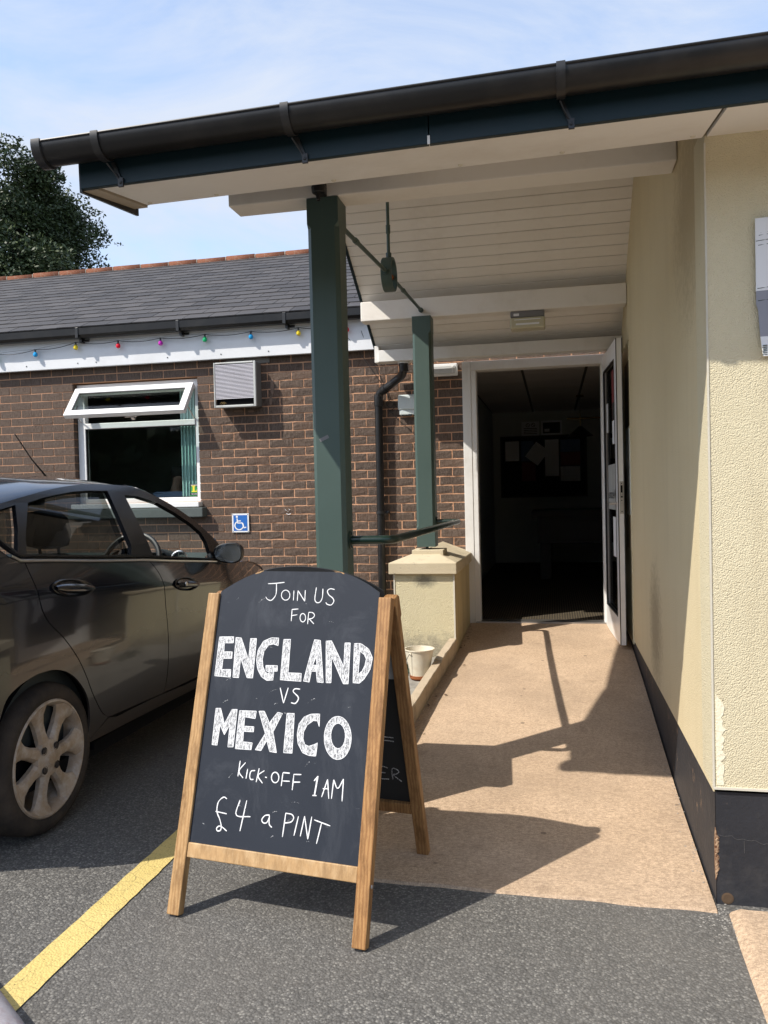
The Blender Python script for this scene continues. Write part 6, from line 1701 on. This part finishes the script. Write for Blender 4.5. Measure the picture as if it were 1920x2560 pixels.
for z, x in ((2.232, .67), (2.214, .662), (2.20, .668), (2.06, .664), (2.02, .665), (2.24, .675)):
    b.tube([(x, 2.8428, z), (x + .04, 2.840, z + .003), (x + .4, 2.8432, z + .004)], .0011, 5)
for k in range(6): b.tube([(.674 + .002 * k % .004, 2.832, 1.842 + k * .006), (.69, 2.836, 1.843 + k * .006)], .0014, 5)
b.build('sign_crack', M['stdark'], ps)

# rounded grey kerb stone at the lower left corner of the bay
ks = MB(); P = []
ka, kn = Vector((.81, -.58, 0)), Vector((.58, .81, 0)); kc = Vector((-1.53, 1.765, 0))
for i in range(9):
    t = -.42 + .72 * i / 8; sh_ = (1 - max(0, abs((t + .06) / .37)) ** 6) ** .5 if abs((t + .06) / .37) < 1 else .02
    P.append([kc + ka * t + kn * (.15 * sh_ * math.sin(a)) + Vector((0, 0, .015 + .105 * sh_ * math.cos(a))) for a in [R(-88 + 176 * k / 12) for k in range(13)]])
ks.grid(P); ks.f.append(tuple(len(P) * 13 - 13 + k for k in range(13))); ks.mi.append(0); ks.f.append(tuple(range(12, -1, -1))); ks.mi.append(0)
tag(ks.build('wheel_stop', simple('grey_concrete_block', (.42, .40, .43), .85, var=.12, vscale=20, bump=.4, bscale=70, dirt=(.25, .10, .08), dscale=14, damt=.5), smooth=True, sharp=50, recalc=True), 'rounded grey concrete wheel stop lying at the near end of the yellow line', 'wheel stop')

# ================================================================== ROOM BEHIND THE DOOR
rm = MB(); RX0, RX1, RYB, RZF, RZC = -6.5, 3.0, 12.46, .310, 2.605
rm.add([(RX0, 6.80, RZF), (RX1, 6.80, RZF), (RX1, RYB, RZF), (RX0, RYB, RZF)], [(0, 1, 2, 3)])
struct(rm.build('room_floor', M['carpet']))
rm = MB(); rm.box((-.90, RYB, RZF), (RX1, RYB + .1, RZC)); rm.box((RX1, 7.14, RZF), (RX1 + .1, RYB, RZC)); rm.box((-1.0, 9.6, RZF), (-.90, RYB + .1, RZC)); rm.box((RX0 - .1, 7.14, RZF), (RX0, RYB, RZC)); rm.box((RX0, 9.6, RZF), (-1.0, 9.7, RZC)); struct(rm.build('room_wall', M['inwall']))
ic = thing('suspended_ceiling', 'dim suspended tile ceiling seen through the open doorway', 'ceiling', (0, 9, 2.6))
rm = MB(); rm.box((RX0, 7.13, RZC + .012), (RX1, RYB, RZC + .05)); rm.build('ceiling_void', M['dark'], ic)
for i in range(5):
    for j in range(9):
        x0 = -1.525 + i * .62 ; y0 = 7.14 + j * .62
        b = MB(); b.box((x0 + .014, y0 + .004, RZC), (x0 + .606, y0 + .616, RZC + .010)); b.build('ceiling_tile', M['inceil'], ic)
b = MB()
for i in range(6): b.box((-1.525 + i * .62 - .012, 7.14, RZC - .003), (-1.525 + i * .62 + .012, RYB, RZC + .011))
b.build('ceiling_bar', M['inbar'], ic)
nbd = thing('notice_board', 'large black notice board with pinned papers on the far room wall', 'notice board', (-.15, 12.4, 1.3))
K = 12.46 / 12.85
def back(x, z, y=12.43): k_ = y / 12.85; return (x * k_, y, 1.42 + (z - 1.42) * k_)
def card(name, x0, z0, x1, z1, mat, y, parent=None, rot=0):
    a, c_ = back(x0, z0, y), back(x1, z1, y)
    b = MB()
    if rot:
        cx, cz = (a[0] + c_[0]) / 2, (a[2] + c_[2]) / 2; hw, hh = abs(c_[0] - a[0]) / 2, abs(c_[2] - a[2]) / 2
        u = Vector((math.cos(rot), 0, math.sin(rot))); v = Vector((-math.sin(rot), 0, math.cos(rot)))
        b.obox(Vector((cx, y, cz)) - u * hw - v * hh, u * 2 * hw, v * 2 * hh, (0, .003, 0))
    else: b.box((a[0], y, a[2]), (c_[0], y + .003, c_[2]))
    return b.build(name, mat, parent)
b = MB(); a, c_ = back(-.78, 1.338, 12.42), back(.481, 2.235, 12.42); b.box((a[0], 12.415, a[2]), (c_[0], 12.44, c_[2])); b.build('board_cloth', M['pin'], nbd)
b = MB(); t_ = .03
b.box((a[0] - t_, 12.40, a[2] - t_), (a[0], 12.45, c_[2] + t_)); b.box((c_[0], 12.40, a[2] - t_), (c_[0] + t_, 12.45, c_[2] + t_)); b.box((a[0], 12.40, c_[2]), (c_[0], 12.45, c_[2] + t_)); b.box((a[0], 12.40, a[2] - t_), (c_[0], 12.45, a[2])); b.build('board_frame', M['darkwood'], nbd)
for nm, q, mt, rot in (('poster', (-.738, 1.877, -.519, 2.192), 'paper', 0), ('poster', (-.493, 1.87, -.293, 2.191), 'posterblue', 0), ('pinned_sheet', (-.125, 1.626, .09, 2.201), 'paper', 0), ('poster', (.113, 2.0, .415, 2.192), 'posterblue', 0), ('poster', (.113, 1.79, .415, 1.995), 'posterred', 0), ('pinned_sheet', (.11, 1.543, .412, 1.775), 'paper', 0), ('poster', (-.484, 1.557, -.268, 1.857), 'posterred', 0), ('pinned_sheet', (-.37, 1.84, -.12, 2.13), 'paper', R(-38))):
    card(nm, q[0], q[1], q[2], q[3], M[mt], 12.405 if not rot else 12.398, nbd, rot)
for lab, q, inv in (('white no smoking notice with two round symbols above the notice board', (-.477, 2.267, -.203, 2.489), 0), ('dark notice with a white animal picture above the notice board', (-.175, 2.27, .145, 2.495), 1)):
    n_ = thing('wall_notice', lab, 'notice', back((q[0] + q[2]) / 2, q[1]), 'notices above the notice board')
    card('notice_sheet', *q, M['paper'], 12.44, n_)
    w_, h_ = q[2] - q[0], q[3] - q[1]
    if inv:
        card('notice_print', q[0] + .03, q[1] + .03, q[2] - .03, q[3] - .03, M['paperink'], 12.436, n_)
        card('notice_animal', q[0] + .05, q[1] + .05, q[0] + .13, q[1] + .10, M['paper'], 12.432, n_)
    else:
        for cx in (.36, .66):
            b = MB(); p = back(q[0] + w_ * cx, q[3] - h_ * .24, 12.436); b.lathe([(.030, 0), (.024, -.001), (.024, .001)], p, (0, 1, 0), 20); b.obox((p[0] - .02, 12.434, p[2] + .017), (.038, 0, -.038), (.004, 0, .004), (0, .002, 0)); b.build('ban_symbol', M['paperink'], n_)
        for k in range(4): card('notice_print', q[0] + w_ * .12, q[3] - h_ * (.50 + .12 * k), q[2] - w_ * .12, q[3] - h_ * (.46 + .12 * k), M['paperink'], 12.436, n_)
lp_ = thing('pool_table_lamp', 'brass bar lamp with a dark conical shade hanging over the pool table', 'lamp', (.34, 10.5, 2.3))
b = MB(); b.lathe([(.012, .13), (.03, .12), (.165, 0), (.160, .0), (.028, .112), (0, .12)], (.345, 10.5, 2.085), (0, 0, 1), 24); b.build('lamp_shade', simple('dark_shade', (.03, .025, .02), .35), lp_, smooth=True)
b = MB(); b.lathe([(.012, .13), (.03, .12), (.165, 0), (.160, .0), (.028, .112), (0, .12)], (1.0, 10.5, 2.085), (0, 0, 1), 24); b.build('lamp_shade', simple('dark_shade2', (.03, .025, .02), .35), lp_, smooth=True)
b = MB(); b.tube([(.18, 10.5, 2.31), (1.2, 10.5, 2.31)], .012, 8); b.tube([(.345, 10.5, 2.20), (.345, 10.5, 2.37)], .010, 8); b.tube([(1.0, 10.5, 2.20), (1.0, 10.5, 2.37)], .01, 8); b.build('lamp_bar', M['brass'], lp_)
b = MB(); b.tube([(.345, 10.5, 2.37), (.345, 10.5, 2.59)], .003, 6); b.tube([(1.0, 10.5, 2.37), (1.0, 10.5, 2.59)], .003, 6); b.build('lamp_chain', M['cable'], lp_)
b = MB(); b.lathe([(0, 0), (.05, 0), (.045, .02), (0, .02)], (.345, 10.5, 2.583), (0, 0, 1), 16); b.build('ceiling_rose', M['brass'], lp_)
ptb = thing('pool_table', 'dark wooden pool table in the unlit room behind the door', 'pool table', (.6, 10.9, .31))
b = MB(); b.box((-.27, 10.0, 1.08), (1.9, 11.2, 1.16)); b.build('table_rail', M['darkwood'], ptb, bevel=.01)
b = MB(); b.box((-.20, 10.06, .76), (1.83, 11.14, 1.079)); b.build('table_body', M['darkwood'], ptb)
b = MB(); b.box((-.15, 10.04, .80), (.02, 10.059, 1.03)); b.box((.06, 10.04, .80), (1.5, 10.059, 1.03)); b.build('table_panel', M['darkwood'], ptb, bevel=.004)
for x in (-.18, 1.65):
    for y in (10.1, 10.95):
        b = MB(); b.box((x, y, .31), (x + .14, y + .14, .759)); b.build('table_leg', M['darkwood'], ptb, bevel=.01)
b = MB(); b.box((-.12, 10.12, 1.1605), (1.75, 11.08, 1.164)); b.build('table_cloth', simple('baize', (.01, .07, .04), .95), ptb)
# person seated inside the window, back to the camera
pe = thing('person', 'person with dark hair in a blue shirt sitting behind the window', 'person', (-3.80, 7.66, .31))
def skin_body(name, joints, edges, mat, parent, sub=2, root=0):
    me = bpy.data.meshes.new(name); me.from_pydata([j[0] for j in joints], edges, []); o = bpy.data.objects.new(name, me); COL.objects.link(o)
    sk_ = o.modifiers.new('skin', 'SKIN'); 
    if not me.skin_vertices: 
        bpy.context.view_layer.objects.active = o
    lay = me.skin_vertices[0].data if len(me.skin_vertices) else None
    if lay:
        for i, j in enumerate(joints): lay[i].radius = (j[1], j[2] if len(j) > 2 else j[1]); lay[i].use_root = (i == root)
    o.modifiers.new('sub', 'SUBSURF').levels = sub; o.modifiers['sub'].render_levels = sub
    me.materials.append(mat); attach(o, parent); return o
px, py = -3.80, 7.66
skin_body('body', [((px, py, 1.02), .15, .12), ((px, py, 1.2), .15, .11), ((px, py, 1.38), .17, .11), ((px, py, 1.48), .075, .07), ((px + .01, py, 1.55), .050, .052), ((px + .03, py + .02, 1.61), .066, .082), ((px + .03, py + .02, 1.69), .066, .080),
    ((px - .19, py, 1.42), .06), ((px - .24, py + .03, 1.15), .048), ((px - .16, py + .24, 1.12), .036), ((px + .19, py, 1.42), .06), ((px + .24, py + .03, 1.15), .048), ((px + .16, py + .24, 1.12), .036),
    ((px - .10, py + .05, .98), .09), ((px - .12, py + .42, .98), .065), ((px - .12, py + .42, .52), .045), ((px - .12, py + .52, .44), .035), ((px + .10, py + .05, .98), .09), ((px + .12, py + .42, .98), .065), ((px + .12, py + .42, .52), .045), ((px + .12, py + .52, .44), .035)],
    [(0, 1), (1, 2), (2, 3), (3, 4), (4, 5), (5, 6), (2, 7), (7, 8), (8, 9), (2, 10), (10, 11), (11, 12), (0, 13), (13, 14), (14, 15), (15, 16), (0, 17), (17, 18), (18, 19), (19, 20)], M['skin'], pe)
skin_body('shirt', [((px, py, 1.0), .165, .135), ((px, py, 1.2), .165, .125), ((px, py, 1.38), .195, .135), ((px, py, 1.485), .135, .105), ((px - .20, py, 1.43), .085), ((px - .245, py + .03, 1.20), .062), ((px + .20, py, 1.43), .085), ((px + .245, py + .03, 1.20), .066)],
    [(0, 1), (1, 2), (2, 3), (2, 4), (4, 5), (2, 6), (6, 7)], M['shirt'], pe)
b = MB(); b.lathe([(.0, .085), (.045, .078), (.072, .05), (.080, .01), (.074, -.035), (.058, -.055)], (px + .022, py + .022, 1.675), (0, 0, 1), 16); b.build('hair', M['hair'], pe, smooth=True)
stl = thing('bar_stool', 'dark bar stool under the person sitting behind the window', 'stool', (px, py, .31))
b = MB(); b.lathe([(0, .0), (.17, .0), (.18, .02), (.17, .05), (0, .06)], (px, py, .83), (0, 0, 1), 20); b.build('stool_seat', M['darkwood'], stl)
for sx, sy in ((-1, -1), (1, -1), (1, 1), (-1, 1)):
    b = MB(); b.tube([(px + sx * .10, py + sy * .10, .83), (px + sx * .17, py + sy * .17, .312)], .016, 8); b.build('stool_leg', M['darkwood'], stl)

# ================================================================== TREE BEHIND THE ROOF
tr = thing('holm_oak', 'dark evergreen oak standing behind the slate roof at the left', 'tree', (-17.6, 24, 0))
trk = MB()
limbs = []
base = Vector((-17.6, 24, 0))
trk.tube(smooth_curve([base, base + Vector((.1, 0, 3)), base + Vector((-.1, .1, 6.4)), base + Vector((.15, 0, 9.0)), base + Vector((.3, .1, 12))], 14), [.42 - .027 * i for i in range(14)], 10)
r5 = random.Random(5)
clusters = []
for k in range(112):
    h = r5.uniform(6.0, 12.3); tt = (h - 5.2) / 7.4
    rad = 3.3 * (max(.03, 1 - (abs(tt - .45) / .62) ** 2.2)) ** .5
    a = r5.uniform(0, 6.283); rr_ = rad * r5.uniform(.45, .98)
    c_ = Vector((base.x - .25 + rr_ * math.cos(a), base.y + rr_ * math.sin(a) * .9, h))
    clusters.append((c_, r5.uniform(.55, 1.05)))
    if k % 3 == 0:
        s_ = Vector((base.x + .1, base.y, max(4.5, h - 2.2)))
        trk.tube(smooth_curve([s_, s_.lerp(c_, .5) + Vector((0, 0, .25)), c_], 7), [.11 - .014 * i for i in range(7)], 6)
trk.build('trunk', M['bark'], tr, smooth=True)
lv = MB()
def leaf(p, s):
    d = Vector((r5.gauss(0, 1), r5.gauss(0, 1), r5.gauss(0, .7))).normalized(); e = d.cross(Vector((r5.gauss(0, 1), r5.gauss(0, 1), r5.gauss(0, 1)))).normalized()
    o_ = len(lv.v); d *= s; e *= s * .42
    lv.v += [tuple(p - d), tuple(p + e), tuple(p + d), tuple(p - e)]; lv.f.append((o_, o_ + 1, o_ + 2, o_ + 3)); lv.mi.append(0)
for c_, r_ in clusters:
    n_ = int(1500 * r_ * r_)
    for k in range(n_):
        d = Vector((r5.gauss(0, 1), r5.gauss(0, 1), r5.gauss(0, 1))).normalized()
        q = r_ * (r5.random() ** .42) * (1 + .35 * noise.noise(c_ + d * 1.7))
        leaf(c_ + Vector((d.x, d.y, d.z * .8)) * q, r5.uniform(.05, .095))
# loose sprigs beyond the outline
for k in range(120):
    c_, r_ = clusters[r5.randrange(len(clusters))]
    d = Vector((r5.gauss(.3, 1), r5.gauss(0, 1), r5.gauss(.3, 1))).normalized()
    p0 = c_ + d * r_ * .75; 
    for j in range(16): leaf(p0 + d * .035 * j + Vector((r5.gauss(0, .05), r5.gauss(0, .05), r5.gauss(0, .05))), r5.uniform(.04, .08))
cr = lv.build('crown', M['leaf'], tr); 

# unseen tree belt added behind the photographer to darken reflections in glass and paint
bt_ = MB(); r7 = random.Random(17)
bt_.box((-46, -20.5, -.5), (46, -19.6, 4.4))
for k in range(6500):
    x = r7.uniform(-45, 45); top_ = 5.2 + 1.6 * noise.noise((x * .16, 0, 0)) + .9 * noise.noise((x * .6, 4, 0)); z = top_ * (r7.random() ** .7); y = -19 + r7.uniform(-1.6, 1.6) * (1 - .4 * z / top_)
    d = Vector((r7.gauss(0, 1), r7.gauss(0, 1), r7.gauss(0, .8))).normalized() * r7.uniform(.35, .7); e = d.cross(Vector((r7.gauss(0, 1), r7.gauss(0, 1), r7.gauss(0, 1)))).normalized() * r7.uniform(.25, .5)
    p = Vector((x, y, z)); bt_.add([p - d, p + e, p + d, p - e], [(0, 1, 2, 3)])
bo_ = bt_.build('reflection_trees', M['leaf']); bo_['kind'] = 'stuff'
